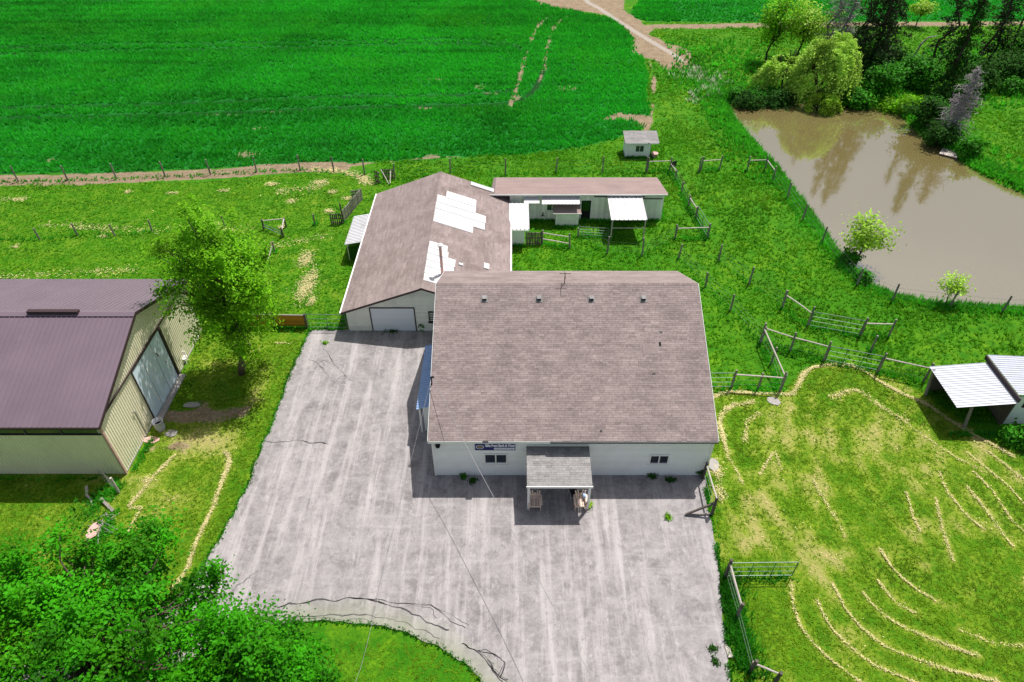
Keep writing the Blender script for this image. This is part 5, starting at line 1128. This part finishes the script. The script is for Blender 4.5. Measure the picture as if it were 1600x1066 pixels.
# uncut lush grass along fences, walls and the pond bank
px, py, ph = [], [], []
def along(pts, w, dens, h, seed, closed=False):
    r = np.random.default_rng(seed); pts = list(pts) + ([pts[0]] if closed else [])
    for i in range(len(pts) - 1):
        a, b = np.array(pts[i]), np.array(pts[i + 1]); L = np.linalg.norm(b - a); n = max(1, int(L * dens)); t = r.random(n)
        q = a + (b - a) * t[:, None] + r.normal(0, w, (n, 2)); px.extend(q[:, 0]); py.extend(q[:, 1]); ph.extend(h * r.uniform(.5, 1.3, n))
for i, (l, nm) in enumerate(POST_LINES):
    if len(l) > 1: along(l, .22, *((24, .28) if nm == 'rail_fence' else (9, .2)), 200 + i)
    else:
        along([(l[0][0] - .15, l[0][1]), (l[0][0] + .15, l[0][1])], .12, 60, .3, 200 + i)
along(grow(POND, 1.0), .45, 34, .42, 300, True); along(grow(POND, 1.7), .6, 20, .34, 301, True)
for k, l in enumerate([[(-11.9, 37.8), (-10.2, 37.85)], [(-12.2, 54), (-12.2, 38.5)], [(1.2, 53.2), (13.3, 53.2)], [(13.6, 53.2), (13.6, 58)], [(-.05, 49.1), (1.1, 49.1)], [(3.6, 52.1), (6, 52.1)], [(11.5, 25.5), (11.5, 38)], [(-22.2, 25.2), (-22.1, 27.5)], [(11.3, 38.6), (0, 38.6)], [(-35, 24.8), (-22.6, 24.8)], [(27, 28), (34, 28)], [(11.6, 65.6), (14.2, 65.6)]]): along(l, .12, 34, .24, 320 + k)
for k, l in enumerate([[(11.26, 24.56), (10.84, 21.95), (10.77, 20.35), (10.64, 18.31), (10.27, 15.79), (9.87, 13.23)], [(11.09, 18.31), (10.96, 16.44), (10.94, 14.56), (10.79, 13.40)], [(10.70, 18.31), (10.84, 15.95), (10.77, 14.26)]]): along(l, [.1, .3, .22][k], [40, 90, 60][k], [.18, .4, .34][k], 350 + k)
dl_ = [p for p in drive_line if p[1] > 9 and not (p[0] > -12.3 and p[1] > 24)]
for i in range(0, len(dl_) - 1):
    if math.hypot(dl_[i][0] - dl_[i + 1][0], dl_[i][1] - dl_[i + 1][1]) < .8: along(dl_[i:i + 2], .07, 34, .11, 4000 + i)
along([(-23.07, 22.37), (-23.20, 23.44), (-22.59, 24.10)], .3, 60, .35, 360); along([(-22.15, 20.35), (-21.99, 21.14), (-22.08, 22.37)], .25, 50, .3, 361)
along([(21.01, 91.00), (24.25, 86.47), (25.23, 80.28), (24.66, 74.74), (25.39, 66.65)], 1.6, 40, .5, 362)
x, y, h = map(np.array, (px, py, ph)); k = (sample(pond_sd, x, y) > .15) & free(x, y) & (sample(drive_sd, x, y) > -.16) & seen(x, y); x, y, h = x[k], y[k], h[k]
V, F, T = blades(np.stack([x, y, gz_at(x, y)], -1), h, 5, .035 + .0006 * np.clip(y - 20, 0, 99), .8, 9, np.clip(.45 + (fbm(x, y, 3, 66) - .5) * 1.4, .05, .95))
tag(link('uncut_grass', raw_mesh('uncut_grass', V, F, T, M['lush'])), 'tall lush grass left along fence lines and pond bank', 'grass', kind='stuff')
# rank blue-green growth left of the willow and on far banks
x, y = scatter_box(22, 96, 60, 104, 5, 12); c1 = (28.15, 94.64); w_ = np.exp(-(((x - c1[0]) / 5.5) ** 2 + ((y - c1[1]) / 8) ** 2)); w_ += .9 * sstep(7, 1, sample(pond_sd, x, y)) * (sample(pond_sd, x, y) > .6)
w_ += .5 * (y > 78) * (x > 40) * (fbm(x, y, 4, 71) > .5); k = (r0.random(len(x)) < w_) & seen(x, y); x, y = x[k], y[k]
V, F, T = blades(np.stack([x, y, gz_at(x, y)], -1), .45 * r0.uniform(.6, 1.5, len(x)), 6, .09, .9, 13, np.clip(.5 + (fbm(x, y, 2.5, 77) - .5) * 1.6, .05, .95))
tag(link('rank_growth', raw_mesh('rank_growth', V, F, T, M['lush'])), 'rank knee-high growth around the pond head', 'grass', kind='stuff')
# lawn blades
xs, ys = [], []
for (a, b, c, d, dn, s) in ((-30, -5, 10, 37, 60, 21), (10.5, 36, 10, 34, 62, 22), (-60, -10, 38, 64, 26, 23), (-14, 0, 9, 15, 30, 24)):
    x, y = scatter_box(a, b, c, d, dn, s); k = seen(x, y) & free(x, y) & (sample(past, x, y) < .5) & (sample(drive_sd, x, y) > .05) & (sample(dirt, x, y) < .5)
    if s == 24: k = (sample(drive_sd, x, y) > .05)
    xs.append(x[k]); ys.append(y[k])
x, y = np.concatenate(xs), np.concatenate(ys); k = r0.random(len(x)) > sample(dry, x, y) * 1.25; x, y = x[k], y[k]
if len(x) > 80000: q = r0.permutation(len(x))[:80000]; x, y = x[q], y[q]
ul = (y > 38) & (x < -9); xu, yu = x[ul], y[ul]; x, y = x[~ul], y[~ul]
V, F, T = blades(np.stack([xu, yu, np.zeros(len(xu))], -1), .07 + .06 * r0.random(len(xu)), 4, .04, 2.4, 15, np.clip(.6 + (fbm(xu, yu, 3, 89) - .5) * .9 + (fbm(xu * .08, yu, .8, 87, 2) - .5) * 1.1, .05, .98))
tag(link('mown_strip_grass', raw_mesh('mown_strip_grass', V, F, T, M['pasture'])), 'bright mown grass strip behind the metal barn', 'grass', kind='stuff')
V, F, T = blades(np.stack([x, y, np.zeros(len(x))], -1), .06 + .05 * r0.random(len(x)), 4, .022 + .0006 * np.clip(y - 20, 0, 50), 2.6, 14, np.clip(.45 + (fbm(x, y, 2, 88) - .5) * 1.6, .05, .95))
tag(link('lawn_grass', raw_mesh('lawn_grass', V, F, T, M['lawn_blade'])), 'short mown lawn grass around the driveway', 'grass', kind='stuff')
# straw-coloured clippings left in mowing lines and heaps
sx, sy = [], []
r1 = np.random.default_rng(31)
for (pts, w, dn) in STRAW_LINES:
    p = spline(pts, .1); d = np.linalg.norm(np.diff(p, axis=0), axis=1); far = np.clip(p[0][1] / 25, 1, 3)
    for i in range(len(p) - 1):
        g = float(fbm(p[i][0], p[i][1], 1.1, 33, 3)); wv = float(fbm(p[i][0], p[i][1], .6, 36, 3)); jx = (float(fbm(p[i][0], p[i][1], .9, 38, 3)) - .5) * w * 2.2; n = r1.poisson(max(0, d[i] * 230 * dn * w / .12 * max(.35, g * 2.0 - .5)) / far)
        q = p[i] + (p[i + 1] - p[i]) * r1.random((n, 1)) + r1.normal(0, w * (.25 + 1.1 * wv), (n, 2)) + (jx, jx * .6); sx.extend(q[:, 0]); sy.extend(q[:, 1])
for (c, a, b, n) in STRAW_BLOBS:
    q = r1.normal(0, .5, (int(n * 1.6), 2)) * (a, b) + c; sx.extend(q[:, 0]); sy.extend(q[:, 1])
x, y = scatter_box(11.4, 34, 10.5, 33, 26, 41); k = (r0.random(len(x)) < (sample(dry, x, y) - .3) * 1.1) & inside(LAWN_R, x, y); sx.extend(x[k]); sy.extend(y[k])
x, y = scatter_box(-28, -8, 14, 36, 22, 42); k = (r0.random(len(x)) < (sample(dry, x, y) - .28) * 1.2) & inside(LAWN_L, x, y) & (sample(drive_sd, x, y) > .1); sx.extend(x[k]); sy.extend(y[k])
x, y = scatter_box(-55, -12, 39, 60, 5, 43); k = (r0.random(len(x)) < (sample(dry, x, y) - .22) * 1.5); sx.extend(x[k]); sy.extend(y[k])
x, y = np.array(sx), np.array(sy); k = free(x, y); x, y = x[k], y[k]; n = len(x)
az = r1.uniform(0, 6.28, n); ll = r1.uniform(.022, .06, n) * np.clip(.7 + y / 50, 1, 2.0); ww = ll * r1.uniform(.25, .5, n); z = .03 + .05 * r1.random(n)
ca, sa = np.cos(az), np.sin(az); tl = r1.uniform(-.4, .4, n) * ll
V = np.stack([np.stack([x - ca * ll - sa * ww, y - sa * ll + ca * ww, z - tl], -1), np.stack([x - ca * ll + sa * ww, y - sa * ll - ca * ww, z - tl], -1), np.stack([x + ca * ll, y + sa * ll, z + tl + .01], -1)], 1).reshape(-1, 3)
tag(link('dry_clippings', raw_mesh('dry_clippings', V, np.arange(len(V)).reshape(-1, 3), np.repeat(r1.random(n), 3), M['straw'])), 'pale dry clippings left in curved mowing lines', 'clippings', kind='stuff')
# pale seed heads by the pond corner and sprinkled in the pasture
x, y = scatter_box(18, 34, 70, 92, 6, 51); c1, c2 = (24.48, 87.57), (22.43, 82.27); w_ = np.maximum(np.exp(-(((x - c1[0]) / 2.2) ** 2 + ((y - c1[1]) / 3.4) ** 2)), .7 * np.exp(-(((x - c2[0]) / 1.0) ** 2 + ((y - c2[1]) / 2) ** 2)))
k = r0.random(len(x)) < w_; x, y = x[k], y[k]; V, F, T = blades(np.stack([x, y, np.zeros(len(x))], -1), np.full(len(x), .5), 5, .07, 1.0, 52)
tag(link('seed_heads', raw_mesh('seed_heads', V, F, T, M['blossom'])), 'patch of pale seed heads at the pond corner', 'grass', kind='stuff')

# ------------------------------------------------------------------ trees
def leaf_mesh(name, C, size, m, seed=0, up=.5, tint=None, aspect=.55, N0=None):
    """rhombic leaves at centres C (n,3)"""
    r = np.random.default_rng(seed); n = len(C); nv = r.normal(0, 1, (n, 3)); nv[:, 2] = np.abs(nv[:, 2]) * .6 + up
    if N0 is not None: nv = nv * .7 + N0 * .9
    nv /= np.linalg.norm(nv, axis=1)[:, None]; d = r.normal(0, 1, (n, 3)); u = d - nv * np.sum(d * nv, 1)[:, None]; u /= np.linalg.norm(u, axis=1)[:, None]; w = np.cross(nv, u)
    s = (size * r.uniform(.6, 1.35, n))[:, None]; V = np.stack([C - u * s, C + w * s * aspect, C + u * s, C - w * s * aspect], 1).reshape(-1, 3)
    t = np.clip((r.random(n) if tint is None else tint + r.uniform(-.22, .22, n)), 0, 1)
    return raw_mesh(name, V, np.arange(4 * n).reshape(-1, 4), np.repeat(t, 4), m)
def branch_path(a, b, sag, r, k=4):
    a, b = np.array(a, float), np.array(b, float); o = []
    for i in range(k + 1):
        t = i / k; p = a + (b - a) * t; p[2] += sag * math.sin(math.pi * t); p[:2] += r.normal(0, .04 * np.linalg.norm(b - a) * math.sin(math.pi * t), 2); o.append(tuple(p))
    return o
def broadleaf(name, label, base, h, cr, cz, nclus, per, leaf, lm, bark='bark', seed=0, trunk_r=.2, lobes=.45, sig=.55, inner=.35, fork=.3, shoots=0, group=None, cat='tree', center=(0, 0), nbr=60, hollow=.5, vary=.3):
    """trunk with limbs to leaf clumps spread unevenly through an ellipsoid; cr=(rx,ry,rz), cz crown centre height"""
    r = np.random.default_rng(seed); z0 = float(gz_at(np.array([base[0]]), np.array([base[1]]))[0]); B = np.array((base[0], base[1], z0)); root = empty(name, tuple(B), label, cat, group)
    d = r.normal(0, 1, (nclus, 3)); d /= np.linalg.norm(d, axis=1)[:, None]
    lob = .72 + lobes * (np.sin(d[:, 0] * 3.1 + seed) * np.cos(d[:, 1] * 2.7 + seed * 2) + .6 * np.sin(d[:, 2] * 4 + d[:, 0] * 2 + seed * 3)) * .6 + r.normal(0, .10, nclus)
    rad = (hollow + (1 - hollow) * r.random(nclus) ** .6) * np.clip(lob, .4, 1.12)
    C = d * rad[:, None] * np.array(cr) + np.array((center[0], center[1], cz)) + B
    C[:, 2] = np.maximum(C[:, 2], B[2] + .25 * h * .3)
    mb = MB(); top = B + np.array((center[0] * .7, center[1] * .7, cz + cr[2] * .55)); tp = branch_path(B - (0, 0, .2), top, 0, r, 6); mb.path(tp, trunk_r, trunk_r * .2, 8)
    tr_o = mb.build('trunk', M[bark], root, smooth=True)
    mb = MB(); order = r.permutation(nclus)[:nbr]
    for i in order:
        t = np.clip(fork + (1 - fork) * r.random() * .8 * max(.1, (C[i][2] - B[2]) / (h + 1e-6)), fork, .95); q = t * 6; k = int(q); a = np.array(tp[k]) + (np.array(tp[min(6, k + 1)]) - np.array(tp[k])) * (q - k)
        mb.path(branch_path(a, C[i], .1 * np.linalg.norm(C[i] - a), r, 4), trunk_r * .34 * (1 - t * .5), .015, 5)
    lo = mb.build('limb', M[bark], root); lo['kind'] = 'stuff'
    ct = np.clip(.5 + r.normal(0, vary, nclus), .1, .9); np_ = r.poisson(per, nclus); P = np.repeat(C, np_, 0); sg = np.array((sig, sig, sig * .62)); P = P + r.normal(0, 1, P.shape) * sg * np.repeat(r.uniform(.6, 1.3, nclus), np_)[:, None]
    tn = np.repeat(ct, np_)
    if shoots:
        e = r.permutation(nclus); e = e[C[e][:, 2] > cz + B[2]][:shoots]; S = []
        for i in e:
            l = r.uniform(.6, 1.5); tx, ty = r.normal(0, .18, 2); k = int(90 * l); z = r.random(k) * l; S.append(np.stack([C[i][0] + r.normal(0, .13, k) + tx * z, C[i][1] + r.normal(0, .13, k) + ty * z, C[i][2] + z], -1))
        if S: S = np.concatenate(S); P = np.concatenate([P, S]); tn = np.concatenate([tn, np.full(len(S), .6)])
    N0 = P - (B + np.array((center[0], center[1], cz - cr[2] * .3))); N0 /= np.linalg.norm(N0, axis=1)[:, None] + 1e-6
    abs_parent(link('crown', leaf_mesh('crown', P, leaf, M[lm], seed + 1, .45, tn, N0=N0)), root); return root
broadleaf('maple_tree', 'bushy green maple tree standing before the metal barn', (-18.37, 33.44), 12.4, (4.5, 3.9, 5.9), 7.2, 235, 135, .095, 'leaf_maple', 'bark', 3, .24, .5, .38, shoots=26, nbr=150, hollow=.5, vary=.42, center=(.7, .2))
broadleaf('foreground_tree', 'large bright green tree filling the bottom left corner', (-16.6, 12.2), 10.5, (6.6, 5.2, 4.4), 6.3, 330, 200, .088, 'leaf_bright', 'bark', 8, .3, .42, .36, shoots=40, nbr=110, hollow=.66, vary=.36)
broadleaf('foreground_tree', 'smaller bright tree with upright shoots at driveway lane', (-9.2, 10.4), 9.0, (3.4, 3.0, 3.4), 5.9, 210, 180, .085, 'leaf_bright', 'bark', 15, .2, .3, .33, shoots=44, nbr=80, hollow=.55, vary=.36)
broadleaf('pond_sapling', 'lime green young tree on the near pond bank', (28.69, 47.16), 5.6, (2.0, 1.8, 2.3), 3.4, 60, 34, .13, 'leaf_sapling', 'bark', 21, .07, .4, .4, nbr=50, hollow=.3)
broadleaf('pond_sapling', 'small lime sapling beside the right bank fence post', (33.14, 41.28), 3.1, (1.35, 1.1, 1.2), 1.9, 26, 26, .11, 'leaf_sapling', 'bark', 23, .05, .45, .3, nbr=26, hollow=.35)
broadleaf('slender_tree', 'slender light green tree left of the willow', (34.18, 93.89), 9.5, (3.2, 2.6, 4.2), 5.6, 90, 32, .17, 'leaf_maple', 'bark_dark', 25, .14, .5, .6, nbr=70, hollow=.3)
broadleaf('slender_tree', 'pale green tree directly behind the willow', (38.78, 95.39), 7.5, (3.6, 2.6, 3.2), 4.6, 90, 36, .19, 'leaf_sapling', 'bark_dark', 27, .14, .5, .65, nbr=40, hollow=.3)

def willow(name, label, base, h, rx, ry, nst, seed, leaf=.17, lm='leaf_willow', low=.2, zc=.5):
    r = np.random.default_rng(seed); z0 = float(gz_at(np.array([base[0]]), np.array([base[1]]))[0]); B = np.array((base[0], base[1], z0)); root = empty(name, tuple(B), label, 'tree'); mb = MB()
    for k in range(5):
        a = r.uniform(0, 6.28); e = B + np.array((math.cos(a) * rx * .5, math.sin(a) * ry * .5, h * r.uniform(.6, .85))); mb.path(branch_path(B - (0, 0, .2), e, .3, r, 5), .20 * h / 8, .05, 6)
    mb.build('trunk', M['bark_dark'], root, smooth=True); P = []; T = []; mb = MB()
    nl = max(8, nst // 14); nl = max(8, nst // 26); ld = r.normal(0, 1, (nl, 3)); ld[:, 2] = np.abs(ld[:, 2]) * .9 + .05; ld /= np.linalg.norm(ld, axis=1)[:, None]; lt = r.uniform(.2, .85, nl)
    for i in range(nst):
        j = r.integers(nl); d = ld[j] + r.normal(0, .17, 3); d /= np.linalg.norm(d); rr = r.uniform(.80, 1.0) * (.8 + .26 * math.sin(j * 2.3)); dz = d[2] * 1.35 - .35; s = B + np.array((d[0] * rx * rr * .9, d[1] * ry * rr * .9, h * zc + max(dz, -.35) * h * (1 - zc) * rr))
        out = np.array((d[0], d[1], 0)) ; L = r.uniform(.16, .42) * h; n = int(26 * L / 1.6); t = r.random(n)
        q = s + out * (t[:, None] * L * .45) + np.stack([r.normal(0, .16, n), r.normal(0, .16, n), -L * t ** 1.4 + .25 * np.sin(t * 3)], -1); q[:, 2] = np.maximum(q[:, 2], B[2] + low * r.random(n)); P.append(q); T.append(np.full(n, np.clip(lt[j] + r.normal(0, .1), .05, .95)))
        if i % 9 == 0: mb.path(branch_path(B + (0, 0, h * .35), s, .3, r, 3), .05, .015, 4)
    lo = mb.build('limb', M['bark_dark'], root); lo['kind'] = 'stuff'; P = np.concatenate(P); abs_parent(link('crown', leaf_mesh('crown', P, leaf, M[lm], seed + 2, .5, np.concatenate(T), .42)), root); return root
willow('willow_tree', 'large rounded yellow-green willow at the pond head', (*(37.22, 82.27),), 7.6, 4.1, 3.8, 760, 31, .15, zc=.44)
willow('willow_tree', 'left paler half of the willow clump by the pond', (*(33.67, 83.91),), 5.6, 3.0, 2.6, 380, 33, .15, zc=.40)
willow('willow_bush', 'small round willow bush left of the big willow', (*(31.49, 85.17),), 3.6, 1.6, 1.5, 170, 35, .15)
willow('willow_bush', 'yellow shrub hanging over water below the willow', (*(36.78, 78.75),), 3.4, 2.5, 1.8, 240, 37, .15, 'leaf_sapling')

def conifer(name, label, base, h, rad, seed, dead=False, start=.12, dens=1.0, lm='needle', lean=(0, 0), trunk_r=.17, leaf=.22):
    r = np.random.default_rng(seed); B = np.array((base[0], base[1], 0.0)); root = empty(name, tuple(B), label, 'tree'); mb = MB(); top = B + np.array((lean[0], lean[1], h)); tp = branch_path(B - (0, 0, .2), top, 0, r, 7); mb.path(tp, trunk_r, .03, 7)
    mb.build('trunk', M['bark_grey' if dead else 'bark_dark'], root, smooth=True); mb = MB(); P = []; z = start
    while z < .97:
        c = B + (top - B) * z; L0 = rad * (1 - z) ** .75 + .25
        for k in range(int(5 * dens) + (r.random() < .5)):
            a = r.uniform(0, 6.28); L = L0 * r.uniform(.5, 1.1); e = c + np.array((math.cos(a) * L, math.sin(a) * L, -L * r.uniform(.05, .5) if not dead else L * r.uniform(-.35, .35))); bp = branch_path(c, e, .12 * L, r, 3); mb.path(bp, .035, .01, 4)
            if dead:
                for q in range(9):
                    t = r.random() ; p = c + (e - c) * t; f = p + np.array((r.normal(0, .5), r.normal(0, .5), r.normal(-.2, .35))) * (L * .5); mb.tube(p, f, .03, .012, 3, t=r.random(), cap=False)
            else:
                n = int(13 * L * dens); t = r.random(n) ** .7; P.append(c + (e - c) * t[:, None] + np.stack([r.normal(0, .18, n), r.normal(0, .18, n), -np.abs(r.normal(0, .22, n))], -1))
        z += .032 if dead else .04
    b = mb.build('branches', M['bark_grey' if dead else 'bark_dark'], root); b['kind'] = 'stuff'
    if P: P = np.concatenate(P); abs_parent(link('crown', leaf_mesh('crown', P, leaf, M[lm], seed + 2, .3, None, .4)), root)
    return root
conifer('dead_spruce', 'bare grey dead spruce behind the willow', (42.53, 95.39), 15, 2.8, 41, True)
conifer('dead_spruce', 'second bare grey spruce right of the willow top', (43.83, 94.64), 13, 2.4, 42, True)
conifer('tall_spruce', 'thin dark spruce just right of the dead spruces', (44.01, 89.14), 17, 2.6, 43, dens=1.1, start=.12)
conifer('tall_spruce', 'tall dark spruce in the middle of the pond-head group', (45.31, 88.24), 18, 2.8, 44, dens=1.2, start=.15)
conifer('tall_spruce', 'rightmost dark spruce of the pond-head group', (48.18, 91.47), 18, 2.6, 45, dens=1.1, start=.12)
conifer('tall_spruce', 'dark spruce left behind the ivy spruce', (53.94, 89.14), 15, 2.2, 55, dens=.9, start=.15)
conifer('tall_spruce', 'ragged dark spruce in the top right corner', (64.40, 94.39), 15, 2.6, 56, dens=1.0, start=.1)
conifer('tall_spruce', 'dark ivy-like spruce above the right pond bank', (52.48, 82.27), 16, 2.2, 46, dens=1.3, start=.03, lm='leaf_dark')
conifer('leaning_pine', 'slim pine with bare lower trunk, upper right', (63.66, 99.85), 13, 2.0, 47, dens=.5, start=.4, lean=(.6, .5))
conifer('leaning_pine', 'dark pine with bare trunk leaning right, upper right', (61.75, 92.43), 16, 2.4, 48, dens=.55, start=.42, lean=(1.2, 0))
conifer('leaning_pine', 'bare-trunked pine nearest the right edge at top', (67.77, 96.93), 16, 2.6, 49, dens=.55, start=.42, lean=(1.5, 0))
conifer('tall_spruce', 'dark low spruce at the right edge above the grass', (65.93, 88.69), 10, 2.6, 50, dens=1.2, start=.05, lm='leaf_dark')
conifer('grey_larch', 'bare twiggy grey tree on the right pond bank', (47.74, 70.85), 7.6, 2.3, 51, True, start=.06, trunk_r=.1)
sn = empty('dead_snag', (*(53.63, 93.89), 0), 'pale broken snag leaning in the far meadow', 'snag'); c = (54.05, 94.64); mb = MB(); mb.path([(c[0], c[1], 0), (c[0] + .5, c[1], 2.2), (c[0] + 1.1, c[1], 3.0), (c[0] + 2.2, c[1], 3.2)], .16, .05, 6); mb.build('trunk', M['bark_grey'], sn)
broadleaf('meadow_bush', 'lone flat-topped bush at the far soil strip', (61.43, 109.82), 4.0, (2.2, 2.0, 1.1), 2.6, 30, 30, .2, 'leaf_sapling', 'bark_dark', 53, .1, .3, .5, nbr=20)

def shrub(label, base, r3, n, leaf, lm, seed, group=None, name='shrub', cat='shrub'):
    return broadleaf(name, label, base, r3[2] * 1.6, r3, r3[2] * .75, n, 34, leaf, lm, 'bark_dark', seed, .06, .4, .38 * max(.5, r3[0] / 2), nbr=14, hollow=.45, group=group, cat=cat)
sh = [('dark round bush on the pond corner left of willow', (28.29, 80.28), (2.1, 1.8, 1.7), 60, .17, 'leaf_dark'), ('small light bush at the left pond corner', (27.25, 82.27), (1.3, 1.1, 1.0), 26, .15, 'leaf_shrub'),
      ('dark shrub under the left willow half', (31.85, 80.68), (2.2, 1.6, 1.4), 50, .17, 'leaf_dark'), ('shrub filling the bank between willow and spruces', (41.14, 80.28), (2.6, 1.8, 1.9), 60, .18, 'leaf_shrub'),
      ('broad green shrub below the tall spruces', (44.54, 82.27), (2.8, 2.2, 2.4), 70, .18, 'leaf_shrub'), ('dark shrub below the middle spruce', (44.63, 86.90), (3.0, 2.4, 2.4), 70, .18, 'leaf_dark'),
      ('green shrub in the thicket left of ivy spruce', (49.52, 86.03), (2.6, 2.2, 2.4), 64, .18, 'leaf_shrub'), ('tall shrub at the thicket centre', (50.77, 84.33), (2.6, 2.0, 2.6), 64, .18, 'leaf_shrub'),
      ('low yellow-green shrub along the far pond edge', (46.25, 77.99), (2.2, 1.5, 1.1), 44, .16, 'leaf_maple'), ('low yellow-green shrub left along far pond edge', (44.63, 79.13), (2.0, 1.3, 1.0), 40, .16, 'leaf_maple'),
      ('dark shrub overhanging water below ivy spruce', (46.38, 73.69), (2.2, 1.9, 2.0), 60, .17, 'leaf_dark'), ('dark shrub at the foot of the grey larch', (46.08, 69.41), (2.0, 1.6, 1.6), 56, .17, 'leaf_dark'),
      ('green shrub on the bank beside the grey larch', (48.06, 75.44), (1.5, 1.3, 1.6), 40, .17, 'leaf_shrub'), ('bright shrub next to the pond raft', (47.64, 66.65), (1.6, 1.4, 1.2), 44, .16, 'leaf_shrub'),
      ('dark thicket shrub right of ivy spruce', (57.11, 84.33), (3.2, 2.4, 2.2), 70, .19, 'leaf_dark'), ('dark thicket shrub at the right edge', (61.67, 86.90), (3.4, 2.6, 2.4), 74, .19, 'leaf_dark'),
      ('dark thicket shrub cut by the right edge', (64.42, 86.03), (3.4, 2.6, 2.6), 74, .19, 'leaf_dark'), ('green shrub in front of the dark thicket', (61.19, 83.08), (2.0, 1.6, 1.1), 44, .17, 'leaf_shrub'),
      ('green shrub behind the ivy spruce', (57.91, 89.14), (2.6, 2.0, 2.0), 50, .19, 'leaf_shrub'), ('dense shrub at the near bank below the pond sapling', (27.79, 46.88), (.9, .9, .9), 26, .13, 'leaf_shrub'), ('low bank bush beneath the pond sapling', (27.94, 44.01), (.8, .8, .7), 22, .13, 'leaf_shrub'),
      ('dark evergreen shrub behind the dead spruces', (44.41, 93.40), (3.2, 2.4, 2.6), 70, .19, 'leaf_dark'), ('dark evergreen shrub right of the tall spruces', (49.56, 90.53), (3.0, 2.4, 2.2), 66, .19, 'leaf_dark'), ('dark shrub mass behind the grey larch', (52.01, 78.75), (2.6, 2.0, 2.2), 60, .18, 'leaf_dark'), ('tall dark shrub at the top right corner', (66.77, 92.43), (3.6, 2.6, 3.2), 80, .2, 'leaf_dark'),
      ('leafy bush at the open shelter corner', (30.89, 27.46), (1.2, 1.0, .8), 34, .12, 'leaf_shrub')]
for i, (lab, b, r3, n, lf, lm) in enumerate(sh): shrub(lab, b, r3, n, lf, lm, 60 + i)
wd = [('small leafy weed at the wall under the shop sign', (-2.82, 24.70), (.22, .2, .22), 'leaf_shrub'), ('sprawling weed beside the wall weed under the sign', (-2.22, 24.47), (.3, .2, .14), 'leaf_dark'), ('round grass tuft alone on the driveway', (8.56, 21.99), (.16, .16, .14), 'leaf_maple'), ('lime tuft at the right porch post foot', (4.32, 22.70), (.14, .14, .2), 'leaf_sapling'),
      ('weed on the wall foot below the right window', (8.18, 24.74), (.35, .15, .16), 'leaf_dark'), ('trailing weed right of the right window', (9.19, 24.56), (.4, .22, .16), 'leaf_dark'), ('dark bush in the shop front right corner', (10.97, 24.93), (.4, .35, .45), 'leaf_dark'), ('upright leafy weed beside the garage door', (-6.57, 38.02), (.3, .2, .5), 'leaf_shrub'),
      ('low weeds along the garage door foot', (-8.73, 37.80), (.8, .15, .12), 'leaf_dark'), ('mossy tuft on the driveway, bottom right', (9.45, 14.74), (.25, .2, .06), 'leaf_dark'), ('second mossy tuft on the driveway, bottom right', (9.44, 14.15), (.28, .22, .06), 'leaf_dark'), ('weed growing in the driveway crack near garage', (-13.29, 36.53), (.2, .15, .12), 'leaf_maple')]
for i, (lab, b, r3, lm) in enumerate(wd): broadleaf('weed', lab, b, r3[2] * 2, r3, r3[2] * .8, 12, 14, .06, lm, 'bark_dark', 120 + i, .01, .3, .09, nbr=6, hollow=.3, cat='weed')
